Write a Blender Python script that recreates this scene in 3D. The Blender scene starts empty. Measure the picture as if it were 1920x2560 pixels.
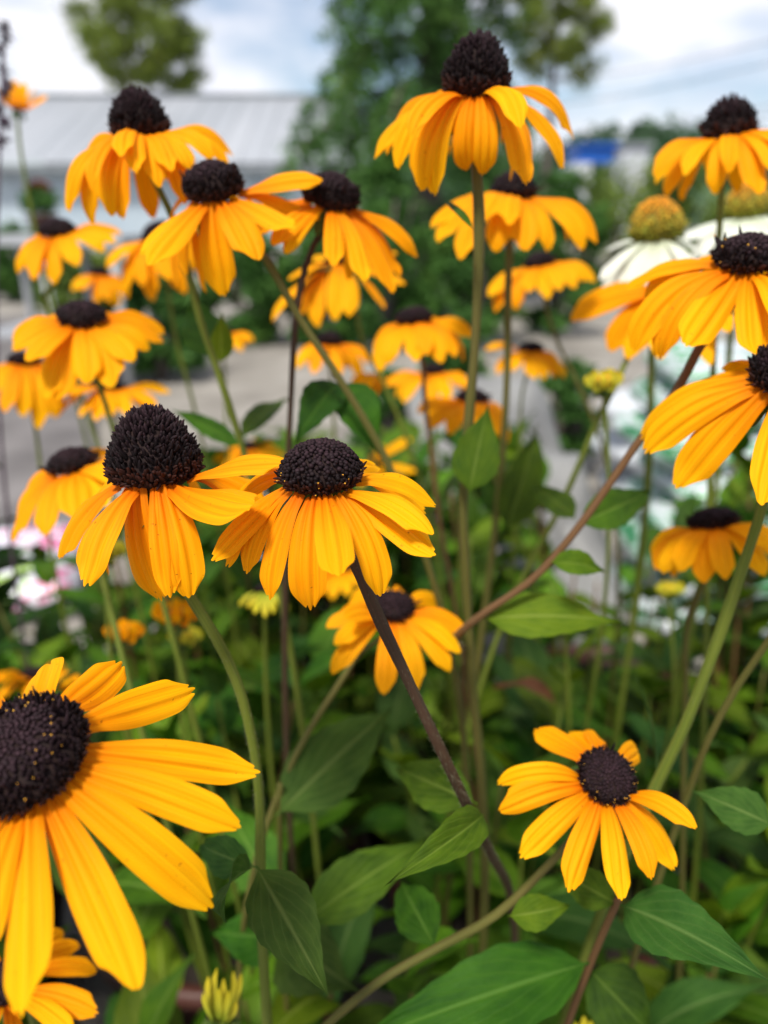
import bpy, math, random
import numpy as np
rad = math.radians
rng = np.random.default_rng(7)
random.seed(7)
S = bpy.context.scene

# ------------------------------------------------------------------ camera
CAM_H = 0.75
PITCH = rad(20.5)
FPX = 1934.0                    # focal length in photo pixels (photo 1920 x 2560)
cam_d = bpy.data.cameras.new("camera")
cam = bpy.data.objects.new("camera", cam_d)
S.collection.objects.link(cam)
cam.location = (0, 0, CAM_H)
cam.rotation_euler = (math.pi / 2 - PITCH, 0, 0)
cam_d.sensor_fit = 'VERTICAL'
cam_d.sensor_height = 36.0
cam_d.lens = 36.0 * FPX / 2560.0
cam_d.clip_start = 0.01
cam_d.clip_end = 3000
cam_d.dof.use_dof = True
cam_d.dof.focus_distance = 0.184
cam_d.dof.aperture_fstop = cam_d.lens / 3.3      # 3.3 mm wide lens opening
S.camera = cam
S.render.resolution_x, S.render.resolution_y = 768, 1024

# ------------------------------------------------------------------ world, sun, exposure
SUN_EL, SUN_AZ = rad(58), rad(205)               # azimuth clockwise from +Y
W = bpy.data.worlds.new("World")
S.world = W
W.use_nodes = True
nt = W.node_tree
nt.nodes.clear()
def N(t, kind, **kw):
    n = t.nodes.new(kind)
    for k, v in kw.items():
        setattr(n, k, v)
    return n
out = N(nt, 'ShaderNodeOutputWorld')
bg = N(nt, 'ShaderNodeBackground')
bg.inputs['Strength'].default_value = 0.10
sky = N(nt, 'ShaderNodeTexSky', sky_type='NISHITA', sun_disc=False)
sky.sun_elevation = SUN_EL
sky.sun_rotation = SUN_AZ
sky.air_density = 1.0
sky.dust_density = 1.0
tc = N(nt, 'ShaderNodeTexCoord')
mp = N(nt, 'ShaderNodeMapping')
mp.inputs['Scale'].default_value = (1.0, 1.0, 2.6)
mp.inputs['Location'].default_value = (0.35, 0.2, 0.1)
nz = N(nt, 'ShaderNodeTexNoise')
nz.inputs['Scale'].default_value = 2.6
nz.inputs['Detail'].default_value = 7
nz.inputs['Roughness'].default_value = 0.55
cr = N(nt, 'ShaderNodeValToRGB')
cr.color_ramp.elements[0].position = 0.40
cr.color_ramp.elements[0].color = (0, 0, 0, 1)
cr.color_ramp.elements[1].position = 0.57
cr.color_ramp.elements[1].color = (1, 1, 1, 1)
nz2 = N(nt, 'ShaderNodeTexNoise')
nz2.inputs['Scale'].default_value = 6.0
nz2.inputs['Detail'].default_value = 5
cr2 = N(nt, 'ShaderNodeValToRGB')
cr2.color_ramp.elements[0].position = 0.3
cr2.color_ramp.elements[0].color = (5.8, 6.1, 7.2, 1)
cr2.color_ramp.elements[1].position = 0.62
cr2.color_ramp.elements[1].color = (7.9, 7.9, 8.3, 1)
mix = N(nt, 'ShaderNodeMix', data_type='RGBA')
L = nt.links.new
L(tc.outputs['Generated'], mp.inputs['Vector'])
L(mp.outputs['Vector'], nz.inputs['Vector'])
L(mp.outputs['Vector'], nz2.inputs['Vector'])
L(nz.outputs['Fac'], cr.inputs['Fac'])
L(nz2.outputs['Fac'], cr2.inputs['Fac'])
L(cr.outputs['Color'], mix.inputs['Factor'])
L(sky.outputs['Color'], mix.inputs['A'])
L(cr2.outputs['Color'], mix.inputs['B'])
L(mix.outputs['Result'], bg.inputs['Color'])
L(bg.outputs['Background'], out.inputs['Surface'])

sun_d = bpy.data.lights.new("sun", 'SUN')
sun_d.energy = 3.7
sun_d.angle = rad(10)
sun_d.color = (1.0, 0.95, 0.87)
sun = bpy.data.objects.new("sun", sun_d)
S.collection.objects.link(sun)
sun.rotation_euler = (math.pi / 2 - SUN_EL, 0, math.pi - SUN_AZ)
sun.location = (0, 0, 30)
S.view_settings.view_transform = 'Standard'
S.view_settings.look = 'None'
S.view_settings.exposure = 0.50
S.view_settings.gamma = 1.0
S.cycles.use_denoising = True
S.cycles.max_bounces = 8
S.cycles.transparent_max_bounces = 4

# ------------------------------------------------------------------ geometry helpers
CC = np.array([0, 0, CAM_H])
RT = np.array([1.0, 0, 0])
UP = np.array([0, math.sin(PITCH), math.cos(PITCH)])
FW = np.array([0, math.cos(PITCH), -math.sin(PITCH)])
def at(px, py, d):                       # photo pixel + distance along the view -> world
    return CC + d * ((px - 960) / FPX * RT + (1280 - py) / FPX * UP + FW)
def at_y(px, py, Y):                     # photo pixel on the upright plane y = Y
    r = (px - 960) / FPX * RT + (1280 - py) / FPX * UP + FW
    return CC + r * (Y / r[1])
def at_z(px, py, Z):                     # photo pixel on the level plane z = Z
    r = (px - 960) / FPX * RT + (1280 - py) / FPX * UP + FW
    return CC + r * ((Z - CAM_H) / r[2])
def proj(P):
    q = np.asarray(P) - CC
    d = q @ FW
    return np.stack([960 + FPX * (q @ RT) / d, 1280 - FPX * (q @ UP) / d, d], -1)
def unit(v):
    v = np.asarray(v, float)
    return v / (np.linalg.norm(v) + 1e-12)

def link(o):
    S.collection.objects.link(o)
    return o
def thing(name, loc, label, cat, group=None):
    o = link(bpy.data.objects.new(name, None))
    o.empty_display_size = 0.02
    o.location = [float(v) for v in loc]
    o['label'] = label
    o['category'] = cat
    if group:
        o['group'] = group
    return o
def tag(o, label=None, cat=None, group=None, kind=None):
    if label: o['label'] = label
    if cat: o['category'] = cat
    if group: o['group'] = group
    if kind: o['kind'] = kind
    return o
def root_loc(p):
    while p is not None and p.parent is not None:
        p = p.parent
    return np.array(p.location) if p is not None else np.zeros(3)
def make_mesh(name, V, F, uv=None, smooth=True, mats=(), mi=None):
    me = bpy.data.meshes.new(name)
    me.from_pydata(np.asarray(V, float).tolist(), [], F if isinstance(F, list) else F.tolist())
    if uv is not None:
        lay = me.uv_layers.new(name="uv")
        idx = np.zeros(len(me.loops), dtype=np.int32)
        me.loops.foreach_get("vertex_index", idx)
        lay.data.foreach_set("uv", np.asarray(uv, float)[idx].astype(np.float32).ravel())
    if smooth:
        me.polygons.foreach_set("use_smooth", np.ones(len(me.polygons), dtype=bool))
    for m in mats:
        me.materials.append(m)
    if mi is not None:
        me.polygons.foreach_set("material_index", np.asarray(mi, dtype=np.int32))
    me.update()
    return me
def mobj(name, V, F, mat, parent=None, uv=None, smooth=True, mi=None):
    V = np.asarray(V, float)
    if parent is not None:
        V = V - root_loc(parent)
    mats = mat if isinstance(mat, (list, tuple)) else [mat]
    o = link(bpy.data.objects.new(name, make_mesh(name, V, F, uv, smooth, mats, mi)))
    if parent is not None:
        o.parent = parent
    return o
def grid_faces(nu, nv, wrap=False):      # index = j*nu + i
    F = []
    for j in range(nv - 1):
        for i in range(nu if wrap else nu - 1):
            a = j * nu + i
            b = j * nu + (i + 1) % nu
            F.append((a, b, b + nu, a + nu))
    return F
def catmull(P, n):
    P = np.asarray(P, float)
    if len(P) > 2:
        keep = [0] + [i for i in range(1, len(P)) if np.linalg.norm(P[i] - P[i - 1]) > 1e-6]
        P = P[keep]
    if len(P) == 2:
        t = np.linspace(0, 1, n)[:, None]
        return P[0] * (1 - t) + P[1] * t
    h = np.linalg.norm(np.diff(P, axis=0), axis=1)
    k = np.concatenate([[0], np.cumsum(h)])
    d = np.diff(P, axis=0) / h[:, None]
    m = np.zeros_like(P)
    m[1:-1] = (d[:-1] * h[1:, None] + d[1:] * h[:-1, None]) / (h[1:] + h[:-1])[:, None]
    m[0] = 1.5 * d[0] - 0.5 * m[1]; m[-1] = 1.5 * d[-1] - 0.5 * m[-2]
    x = np.linspace(0, k[-1], n)
    i = np.clip(np.searchsorted(k, x, side='right') - 1, 0, len(P) - 2)
    t = ((x - k[i]) / h[i])[:, None]; hh = h[i][:, None]
    return (2 * t ** 3 - 3 * t ** 2 + 1) * P[i] + (t ** 3 - 2 * t ** 2 + t) * hh * m[i] + (-2 * t ** 3 + 3 * t ** 2) * P[i + 1] + (t ** 3 - t ** 2) * hh * m[i + 1]
def tube(path, radii, sides=8, ribs=0.0, nrib=5, caps=True):
    path = np.asarray(path, float)
    n = len(path)
    radii = np.broadcast_to(radii, (n,))
    T = np.gradient(path, axis=0)
    T /= np.linalg.norm(T, axis=1)[:, None] + 1e-12
    ref = np.array([1.0, 0.13, 0.05]) if abs(T[0][0]) < 0.8 else np.array([0, 1.0, 0.1])
    V, uv = [], []
    A = np.linspace(0, 2 * np.pi, sides, endpoint=False)
    for k in range(n):
        b = unit(ref - (ref @ T[k]) * T[k])
        c = np.cross(T[k], b)
        ref = b
        rr = radii[k] * (1 + ribs * np.cos(nrib * A))
        V.append(path[k] + rr[:, None] * (np.cos(A)[:, None] * b + np.sin(A)[:, None] * c))
        uv.append(np.stack([A / (2 * np.pi), np.full(sides, k / max(1, n - 1))], -1))
    V = np.vstack(V); uv = np.vstack(uv)
    F = grid_faces(sides, n, True)
    if caps:
        F.append(tuple(range(sides))[::-1])
        F.append(tuple(range((n - 1) * sides, n * sides)))
    return V, F, uv
def box(lo, hi):
    x0, y0, z0 = lo; x1, y1, z1 = hi
    V = [(x0, y0, z0), (x1, y0, z0), (x1, y1, z0), (x0, y1, z0), (x0, y0, z1), (x1, y0, z1), (x1, y1, z1), (x0, y1, z1)]
    F = [(0, 3, 2, 1), (4, 5, 6, 7), (0, 1, 5, 4), (1, 2, 6, 5), (2, 3, 7, 6), (3, 0, 4, 7)]
    return np.array(V, float), F
def join(parts):
    V, F, U, k = [], [], [], 0
    for p in parts:
        V.append(p[0]); F += [tuple(int(i) + k for i in f) for f in p[1]]
        if len(p) > 2: U.append(p[2])
        k += len(p[0])
    return np.vstack(V), F, (np.vstack(U) if U else None)

# ------------------------------------------------------------------ materials
def mat(name):
    m = bpy.data.materials.new(name)
    m.use_nodes = True
    t = m.node_tree
    b = t.nodes['Principled BSDF']
    return m, t, b
def ramp(t, stops, interp='LINEAR'):
    r = N(t, 'ShaderNodeValToRGB')
    r.color_ramp.interpolation = interp
    e = r.color_ramp.elements
    e[0].position, e[0].color = stops[0][0], (*stops[0][1], 1)
    e[1].position, e[1].color = stops[-1][0], (*stops[-1][1], 1)
    for p, c in stops[1:-1]:
        x = e.new(p); x.color = (*c, 1)
    return r
def noise_mat(name, stops, scale=20, detail=4, rough=0.7, spec=0.3, bump=0.0, bscale=None, coord='Object', stretch=(1, 1, 1), trans=0.0, dist=0.002):
    m, t, b = mat(name)
    tcn = N(t, 'ShaderNodeTexCoord'); mpn = N(t, 'ShaderNodeMapping')
    mpn.inputs['Scale'].default_value = stretch
    nn = N(t, 'ShaderNodeTexNoise')
    nn.inputs['Scale'].default_value = scale; nn.inputs['Detail'].default_value = detail
    r = ramp(t, stops)
    l = t.links.new
    l(tcn.outputs[coord], mpn.inputs['Vector']); l(mpn.outputs['Vector'], nn.inputs['Vector'])
    l(nn.outputs['Fac'], r.inputs['Fac']); l(r.outputs['Color'], b.inputs['Base Color'])
    b.inputs['Roughness'].default_value = rough
    b.inputs['Specular IOR Level'].default_value = spec
    if bump:
        n2 = N(t, 'ShaderNodeTexNoise'); n2.inputs['Scale'].default_value = bscale or scale * 3
        n2.inputs['Detail'].default_value = 6
        bp = N(t, 'ShaderNodeBump'); bp.inputs['Strength'].default_value = bump; bp.inputs['Distance'].default_value = dist
        l(mpn.outputs['Vector'], n2.inputs['Vector']); l(n2.outputs['Fac'], bp.inputs['Height']); l(bp.outputs['Normal'], b.inputs['Normal'])
    if trans:
        add_translucent(t, b, r.outputs['Color'], trans)
    return m
def add_translucent(t, b, col, fac, tint=(1, 1, 1)):
    l = t.links.new
    tr = N(t, 'ShaderNodeBsdfTranslucent'); mx = N(t, 'ShaderNodeMixShader')
    mx.inputs['Fac'].default_value = fac
    mul = N(t, 'ShaderNodeMix', data_type='RGBA', blend_type='MULTIPLY')
    mul.inputs['Factor'].default_value = 1.0
    mul.inputs['B'].default_value = (*tint, 1)
    l(col, mul.inputs['A']); l(mul.outputs['Result'], tr.inputs['Color'])
    l(b.outputs['BSDF'], mx.inputs[1]); l(tr.outputs['BSDF'], mx.inputs[2])
    l(mx.outputs['Shader'], t.nodes['Material Output'].inputs['Surface'])
def petal_mat(name, stops, fac=0.3, spots=True, streak=0.19):
    m, t, b = mat(name)
    l = t.links.new
    uvn = N(t, 'ShaderNodeUVMap'); sep = N(t, 'ShaderNodeSeparateXYZ')
    l(uvn.outputs['UV'], sep.inputs['Vector'])
    r = ramp(t, stops); l(sep.outputs['Y'], r.inputs['Fac'])
    oi = N(t, 'ShaderNodeObjectInfo')
    # lengthwise veins
    cmb = N(t, 'ShaderNodeCombineXYZ')
    l(sep.outputs['X'], cmb.inputs['X']); l(sep.outputs['Y'], cmb.inputs['Y']); l(oi.outputs['Random'], cmb.inputs['Z'])
    mpn = N(t, 'ShaderNodeMapping'); mpn.inputs['Scale'].default_value = (26, 1.1, 40)
    l(cmb.outputs['Vector'], mpn.inputs['Vector'])
    nn = N(t, 'ShaderNodeTexNoise'); nn.inputs['Scale'].default_value = 1.0; nn.inputs['Detail'].default_value = 3
    l(mpn.outputs['Vector'], nn.inputs['Vector'])
    hs = N(t, 'ShaderNodeHueSaturation')
    hm = N(t, 'ShaderNodeMapRange'); hm.inputs['To Min'].default_value = 0.490; hm.inputs['To Max'].default_value = 0.508
    l(oi.outputs['Random'], hm.inputs['Value']); l(hm.outputs['Result'], hs.inputs['Hue'])
    vm = N(t, 'ShaderNodeMapRange'); vm.inputs['From Min'].default_value = 0.3; vm.inputs['From Max'].default_value = 0.7
    vm.inputs['To Min'].default_value = 1 - streak; vm.inputs['To Max'].default_value = 1 + streak * 0.3
    l(nn.outputs['Fac'], vm.inputs['Value']); l(vm.outputs['Result'], hs.inputs['Value'])
    l(r.outputs['Color'], hs.inputs['Color'])
    col = hs.outputs['Color']
    if spots:
        mp2 = N(t, 'ShaderNodeMapping'); mp2.inputs['Scale'].default_value = (7, 22, 90)
        l(cmb.outputs['Vector'], mp2.inputs['Vector'])
        n3 = N(t, 'ShaderNodeTexNoise'); n3.inputs['Scale'].default_value = 1.0; n3.inputs['Detail'].default_value = 2
        l(mp2.outputs['Vector'], n3.inputs['Vector'])
        sr = ramp(t, [(0.705, (0, 0, 0)), (0.76, (0.7, 0.7, 0.7))]); l(n3.outputs['Fac'], sr.inputs['Fac'])
        mx = N(t, 'ShaderNodeMix', data_type='RGBA')
        mx.inputs['B'].default_value = (0.22, 0.07, 0.004, 1)
        l(sr.outputs['Color'], mx.inputs['Factor']); l(col, mx.inputs['A'])
        col = mx.outputs['Result']
    l(col, b.inputs['Base Color'])
    b.inputs['Roughness'].default_value = 0.65
    b.inputs['Specular IOR Level'].default_value = 0.10
    bp = N(t, 'ShaderNodeBump'); bp.inputs['Strength'].default_value = 0.25; bp.inputs['Distance'].default_value = 0.0004
    l(nn.outputs['Fac'], bp.inputs['Height']); l(bp.outputs['Normal'], b.inputs['Normal'])
    add_translucent(t, b, col, fac, (1, 0.92, 0.8))
    return m
M = {}
M['petal'] = petal_mat("yellow_petal", [(0.0, (0.70, 0.16, 0.0015)), (0.18, (0.88, 0.285, 0.0010)), (0.5, (0.94, 0.378, 0.0012)), (1.0, (0.95, 0.435, 0.0015))])
M['petal_white'] = petal_mat("white_petal", [(0, (0.55, 0.62, 0.40)), (0.3, (0.78, 0.82, 0.70)), (1, (0.82, 0.84, 0.76))], spots=False, streak=0.15)
M['petal_bud'] = petal_mat("bud_petal", [(0, (0.25, 0.36, 0.03)), (0.5, (0.58, 0.55, 0.05)), (1, (0.72, 0.60, 0.03))], spots=False)
def floret_mat(name, low, top, sheen):
    m, t, b = mat(name)
    l = t.links.new
    uvn = N(t, 'ShaderNodeUVMap'); sep = N(t, 'ShaderNodeSeparateXYZ'); l(uvn.outputs['UV'], sep.inputs['Vector'])
    r = ramp(t, [(0.0, low), (0.5, tuple(0.75 * a + 0.25 * c for a, c in zip(low, top))), (0.95, top)])
    l(sep.outputs['X'], r.inputs['Fac'])
    mx = N(t, 'ShaderNodeMix', data_type='RGBA', blend_type='MULTIPLY'); mx.inputs['Factor'].default_value = 1
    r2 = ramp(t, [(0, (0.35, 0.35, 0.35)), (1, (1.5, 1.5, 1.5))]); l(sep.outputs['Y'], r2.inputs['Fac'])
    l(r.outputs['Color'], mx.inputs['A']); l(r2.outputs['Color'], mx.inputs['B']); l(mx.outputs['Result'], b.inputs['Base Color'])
    b.inputs['Roughness'].default_value = 0.62
    b.inputs['Specular IOR Level'].default_value = sheen
    return m
M['floret'] = floret_mat("dark_floret", (0.0045, 0.0021, 0.0021), (0.026, 0.0125, 0.0160), 0.12)
M['floret_red'] = floret_mat("chaffy_floret", (0.034, 0.008, 0.004), (0.010, 0.004, 0.004), 0.15)
M['cone'] = noise_mat("cone_core", [(0.3, (0.010, 0.005, 0.005)), (0.7, (0.022, 0.010, 0.008))], scale=400, rough=0.8, spec=0.2)
M['echi'] = floret_mat("coneflower_floret", (0.22, 0.25, 0.02), (0.72, 0.27, 0.010), 0.25)
M['echi_core'] = noise_mat("coneflower_core", [(0.3, (0.14, 0.15, 0.02)), (0.7, (0.25, 0.18, 0.02))], scale=300)
M['pollen'] = noise_mat("pollen", [(0.3, (0.75, 0.33, 0.02)), (0.7, (0.85, 0.45, 0.05))], scale=300)
def stem_mat(name, c0, c1, c2):
    m = noise_mat(name, [(0.28, c0), (0.5, c1), (0.75, c2)], scale=3.0, detail=6, rough=0.6, spec=0.3, bump=0.5, bscale=160, coord='UV', stretch=(6, 2.0, 1), dist=0.0004)
    return m
M['stem_green'] = stem_mat("green_stem", (0.060, 0.095, 0.008), (0.11, 0.145, 0.012), (0.17, 0.19, 0.025))
M['stem_olive'] = stem_mat("olive_stem", (0.05, 0.065, 0.008), (0.095, 0.092, 0.014), (0.13, 0.08, 0.025))
M['stem_brown'] = stem_mat("brown_stem", (0.026, 0.024, 0.007), (0.050, 0.026, 0.012), (0.085, 0.035, 0.020))
M['stem_red'] = stem_mat("reddish_stem", (0.080, 0.050, 0.014), (0.130, 0.062, 0.022), (0.18, 0.095, 0.040))
def leaf_mat(name, dark, mid, light, rough=0.5, fac=0.22):
    m, t, b = mat(name)
    l = t.links.new
    uvn = N(t, 'ShaderNodeUVMap'); sep = N(t, 'ShaderNodeSeparateXYZ'); l(uvn.outputs['UV'], sep.inputs['Vector'])
    oi = N(t, 'ShaderNodeObjectInfo')
    # u in 0..1 (0.5 = midrib); v along; vein phase = v - 0.55*|u-.5|
    sb = N(t, 'ShaderNodeMath', operation='SUBTRACT'); sb.inputs[1].default_value = 0.5; l(sep.outputs['X'], sb.inputs[0])
    ab = N(t, 'ShaderNodeMath', operation='ABSOLUTE'); l(sb.outputs[0], ab.inputs[0])
    mm = N(t, 'ShaderNodeMath', operation='MULTIPLY_ADD'); mm.inputs[1].default_value = -1.15; l(ab.outputs[0], mm.inputs[0]); l(sep.outputs['Y'], mm.inputs[2])
    fr = N(t, 'ShaderNodeMath', operation='MULTIPLY'); fr.inputs[1].default_value = 6.0; l(mm.outputs[0], fr.inputs[0])
    pg = N(t, 'ShaderNodeMath', operation='PINGPONG'); pg.inputs[1].default_value = 0.5; l(fr.outputs[0], pg.inputs[0])
    vr = ramp(t, [(0.0, (1, 1, 1)), (0.09, (0.25, 0.25, 0.25)), (0.25, (0, 0, 0))]); l(pg.outputs[0], vr.inputs['Fac'])
    mr = ramp(t, [(0.0, (1, 1, 1)), (0.022, (0.8, 0.8, 0.8)), (0.05, (0, 0, 0))]); l(ab.outputs[0], mr.inputs['Fac'])
    vm = N(t, 'ShaderNodeMath', operation='MAXIMUM'); l(mr.outputs['Color'], vm.inputs[0])
    vs = N(t, 'ShaderNodeMath', operation='MULTIPLY'); vs.inputs[1].default_value = 0.36; l(vr.outputs['Color'], vs.inputs[0]); l(vs.outputs[0], vm.inputs[1])
    cmb = N(t, 'ShaderNodeCombineXYZ'); l(sep.outputs['X'], cmb.inputs['X']); l(sep.outputs['Y'], cmb.inputs['Y']); l(oi.outputs['Random'], cmb.inputs['Z'])
    mpn = N(t, 'ShaderNodeMapping'); mpn.inputs['Scale'].default_value = (3, 5, 30); l(cmb.outputs['Vector'], mpn.inputs['Vector'])
    nn = N(t, 'ShaderNodeTexNoise'); nn.inputs['Scale'].default_value = 1.2; nn.inputs['Detail'].default_value = 5; l(mpn.outputs['Vector'], nn.inputs['Vector'])
    r = ramp(t, [(0.3, dark), (0.7, mid)]); l(nn.outputs['Fac'], r.inputs['Fac'])
    mx = N(t, 'ShaderNodeMix', data_type='RGBA'); mx.inputs['B'].default_value = (*light, 1)
    l(vm.outputs[0], mx.inputs['Factor']); l(r.outputs['Color'], mx.inputs['A'])
    hs = N(t, 'ShaderNodeHueSaturation')
    hm = N(t, 'ShaderNodeMapRange'); hm.inputs['To Min'].default_value = 0.475; hm.inputs['To Max'].default_value = 0.525
    l(oi.outputs['Random'], hm.inputs['Value']); l(hm.outputs['Result'], hs.inputs['Hue'])
    wn = N(t, 'ShaderNodeTexWhiteNoise', noise_dimensions='1D'); l(oi.outputs['Random'], wn.inputs['W'])
    vmn = N(t, 'ShaderNodeMapRange'); vmn.inputs['To Min'].default_value = 0.7; vmn.inputs['To Max'].default_value = 1.45
    l(wn.outputs['Value'], vmn.inputs['Value']); l(vmn.outputs['Result'], hs.inputs['Value']); l(mx.outputs['Result'], hs.inputs['Color'])
    col = hs.outputs['Color']
    l(col, b.inputs['Base Color'])
    b.inputs['Roughness'].default_value = rough
    b.inputs['Specular IOR Level'].default_value = 0.13
    n2 = N(t, 'ShaderNodeTexNoise'); n2.inputs['Scale'].default_value = 18; n2.inputs['Detail'].default_value = 5; l(mpn.outputs['Vector'], n2.inputs['Vector'])
    hh = N(t, 'ShaderNodeMath', operation='MULTIPLY_ADD'); hh.inputs[1].default_value = -1.6; l(vm.outputs[0], hh.inputs[0]); l(n2.outputs['Fac'], hh.inputs[2])
    bp = N(t, 'ShaderNodeBump'); bp.inputs['Strength'].default_value = 0.5; bp.inputs['Distance'].default_value = 0.0008
    l(hh.outputs[0], bp.inputs['Height']); l(bp.outputs['Normal'], b.inputs['Normal'])
    add_translucent(t, b, col, fac, (1.2, 1.25, 0.5))
    return m
M['leaf'] = leaf_mat("leaf_green", (0.016, 0.050, 0.002), (0.042, 0.100, 0.0045), (0.075, 0.140, 0.018))
M['leaf_blue'] = leaf_mat("leaf_blue_green", (0.020, 0.054, 0.0065), (0.040, 0.088, 0.012), (0.08, 0.13, 0.03), rough=0.6)
M['leaf_fresh'] = leaf_mat("leaf_fresh", (0.048, 0.112, 0.0035), (0.090, 0.165, 0.006), (0.14, 0.22, 0.03), fac=0.3)
M['leaf_dry'] = leaf_mat("leaf_dry", (0.11, 0.035, 0.02), (0.20, 0.06, 0.03), (0.25, 0.12, 0.06))
M['sepal'] = leaf_mat("sepal_green", (0.05, 0.09, 0.018), (0.09, 0.14, 0.03), (0.14, 0.2, 0.06))
M['hair'] = noise_mat('stem_hair', [(0.3, (0.20, 0.20, 0.12)), (0.7, (0.32, 0.31, 0.20))], scale=50)
M['bark'] = noise_mat("bark", [(0.3, (0.05, 0.04, 0.035)), (0.7, (0.14, 0.115, 0.10))], scale=6, rough=0.9, bump=0.6, bscale=25, stretch=(1, 1, 0.25), dist=0.02)
def crown_mat(name, stops, scale):
    return noise_mat(name, stops, scale=scale, detail=3, rough=0.65, spec=0.2, trans=0.2)
M['conifer'] = crown_mat("conifer_needles", [(0.3, (0.035, 0.095, 0.022)), (0.55, (0.085, 0.19, 0.04)), (0.75, (0.18, 0.29, 0.06))], 1.6)
M['pine'] = crown_mat("pine_needles", [(0.3, (0.08, 0.11, 0.02)), (0.55, (0.16, 0.22, 0.03)), (0.75, (0.26, 0.28, 0.06))], 0.9)
M['shrub'] = crown_mat("shrub_leaves", [(0.3, (0.03, 0.085, 0.016)), (0.55, (0.06, 0.15, 0.026)), (0.75, (0.11, 0.21, 0.035))], 3.0)
M['shrub_light'] = crown_mat("light_shrub_leaves", [(0.3, (0.06, 0.11, 0.018)), (0.55, (0.13, 0.19, 0.03)), (0.75, (0.22, 0.24, 0.06))], 2.0)
M['wood'] = crown_mat("woodland_leaves", [(0.3, (0.03, 0.075, 0.03)), (0.6, (0.06, 0.125, 0.05)), (0.8, (0.10, 0.17, 0.07))], 0.15)
M['hill'] = noise_mat("hill_ground", [(0.3, (0.03, 0.07, 0.03)), (0.7, (0.07, 0.12, 0.05))], scale=0.1)
M['wall'] = noise_mat("pale_wall", [(0.3, (0.36, 0.44, 0.51)), (0.7, (0.46, 0.53, 0.58))], scale=0.6, rough=0.8)
M['roof'] = noise_mat("roof_sheet", [(0.3, (0.27, 0.29, 0.315)), (0.7, (0.36, 0.375, 0.40))], scale=0.5, rough=0.5, stretch=(1, 0.2, 0.2))
M['gutter'] = noise_mat("gutter", [(0.3, (0.16, 0.18, 0.2)), (0.7, (0.24, 0.26, 0.28))], scale=2)
M['dark'] = noise_mat("dark_opening", [(0.3, (0.01, 0.012, 0.014)), (0.7, (0.03, 0.03, 0.035))], scale=2)
M['blue'] = noise_mat("blue_sheet", [(0.3, (0.012, 0.09, 0.42)), (0.7, (0.02, 0.14, 0.55))], scale=1.5, rough=0.45)
M['white_wall'] = noise_mat("white_wall", [(0.3, (0.42, 0.45, 0.48)), (0.7, (0.54, 0.56, 0.58))], scale=1.0)
M['ground'] = noise_mat("gravel_ground", [(0.25, (0.15, 0.135, 0.118)), (0.5, (0.25, 0.23, 0.20)), (0.75, (0.35, 0.325, 0.29))], scale=3.0, detail=10, rough=0.95, bump=0.9, bscale=90, dist=0.01)
M['mat'] = noise_mat('dark_gravel_sheet', [(0.3, (0.10, 0.092, 0.09)), (0.7, (0.19, 0.175, 0.17))], scale=4, detail=8, rough=0.9, bump=0.5, bscale=60, dist=0.004)
M['metal'] = noise_mat("galvanised_steel", [(0.3, (0.30, 0.31, 0.33)), (0.7, (0.45, 0.46, 0.48))], scale=8, rough=0.45)
M['pot'] = noise_mat("brown_pot", [(0.3, (0.045, 0.018, 0.012)), (0.7, (0.075, 0.026, 0.018))], scale=10, rough=0.5)
M['pot_red'] = noise_mat("red_pot", [(0.3, (0.45, 0.015, 0.02)), (0.7, (0.60, 0.03, 0.035))], scale=10, rough=0.4)
M['soil'] = noise_mat("soil", [(0.3, (0.010, 0.008, 0.006)), (0.7, (0.035, 0.026, 0.02))], scale=60, rough=1, bump=1.0, bscale=120, dist=0.005)
M['cable'] = noise_mat("cable", [(0.3, (0.05, 0.05, 0.055)), (0.7, (0.09, 0.09, 0.1))], scale=1)
M['sack'] = noise_mat("grey_sack", [(0.3, (0.10, 0.10, 0.10)), (0.7, (0.24, 0.24, 0.23))], scale=5, rough=0.5, bump=0.4, bscale=14, dist=0.01)
M['purple'] = noise_mat("purple_leaf", [(0.3, (0.03, 0.018, 0.03)), (0.7, (0.09, 0.05, 0.08))], scale=60)
def bag_mat(name, stops, sc, seedv):
    m, t, b = mat(name)
    l = t.links.new
    tcn = N(t, 'ShaderNodeTexCoord'); mpn = N(t, 'ShaderNodeMapping')
    mpn.inputs['Location'].default_value = (seedv, seedv * 0.7, 0); mpn.inputs['Scale'].default_value = sc
    l(tcn.outputs['Object'], mpn.inputs['Vector'])
    nn = N(t, 'ShaderNodeTexNoise'); nn.inputs['Scale'].default_value = 1.0; nn.inputs['Detail'].default_value = 2.5
    l(mpn.outputs['Vector'], nn.inputs['Vector'])
    r = ramp(t, stops, 'CONSTANT'); l(nn.outputs['Fac'], r.inputs['Fac']); l(r.outputs['Color'], b.inputs['Base Color'])
    b.inputs['Roughness'].default_value = 0.28
    n2 = N(t, 'ShaderNodeTexNoise'); n2.inputs['Scale'].default_value = 16; n2.inputs['Detail'].default_value = 4
    l(tcn.outputs['Object'], n2.inputs['Vector'])
    bp = N(t, 'ShaderNodeBump'); bp.inputs['Strength'].default_value = 0.6; bp.inputs['Distance'].default_value = 0.01
    l(n2.outputs['Fac'], bp.inputs['Height']); l(bp.outputs['Normal'], b.inputs['Normal'])
    return m
WH = (0.52, 0.55, 0.58)
M['bag'] = [bag_mat("printed_green_bag%d" % k, [(0, (0.03, 0.16, 0.06)), (0.38, (0.30, 0.42, 0.36)), (0.46, WH), (0.54, (0.10, 0.33, 0.15)), (0.60, (0.5, 0.56, 0.58)), (0.70, (0.30, 0.42, 0.10))], (7, 7, 34), k * 3.1) for k in range(3)]
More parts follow.
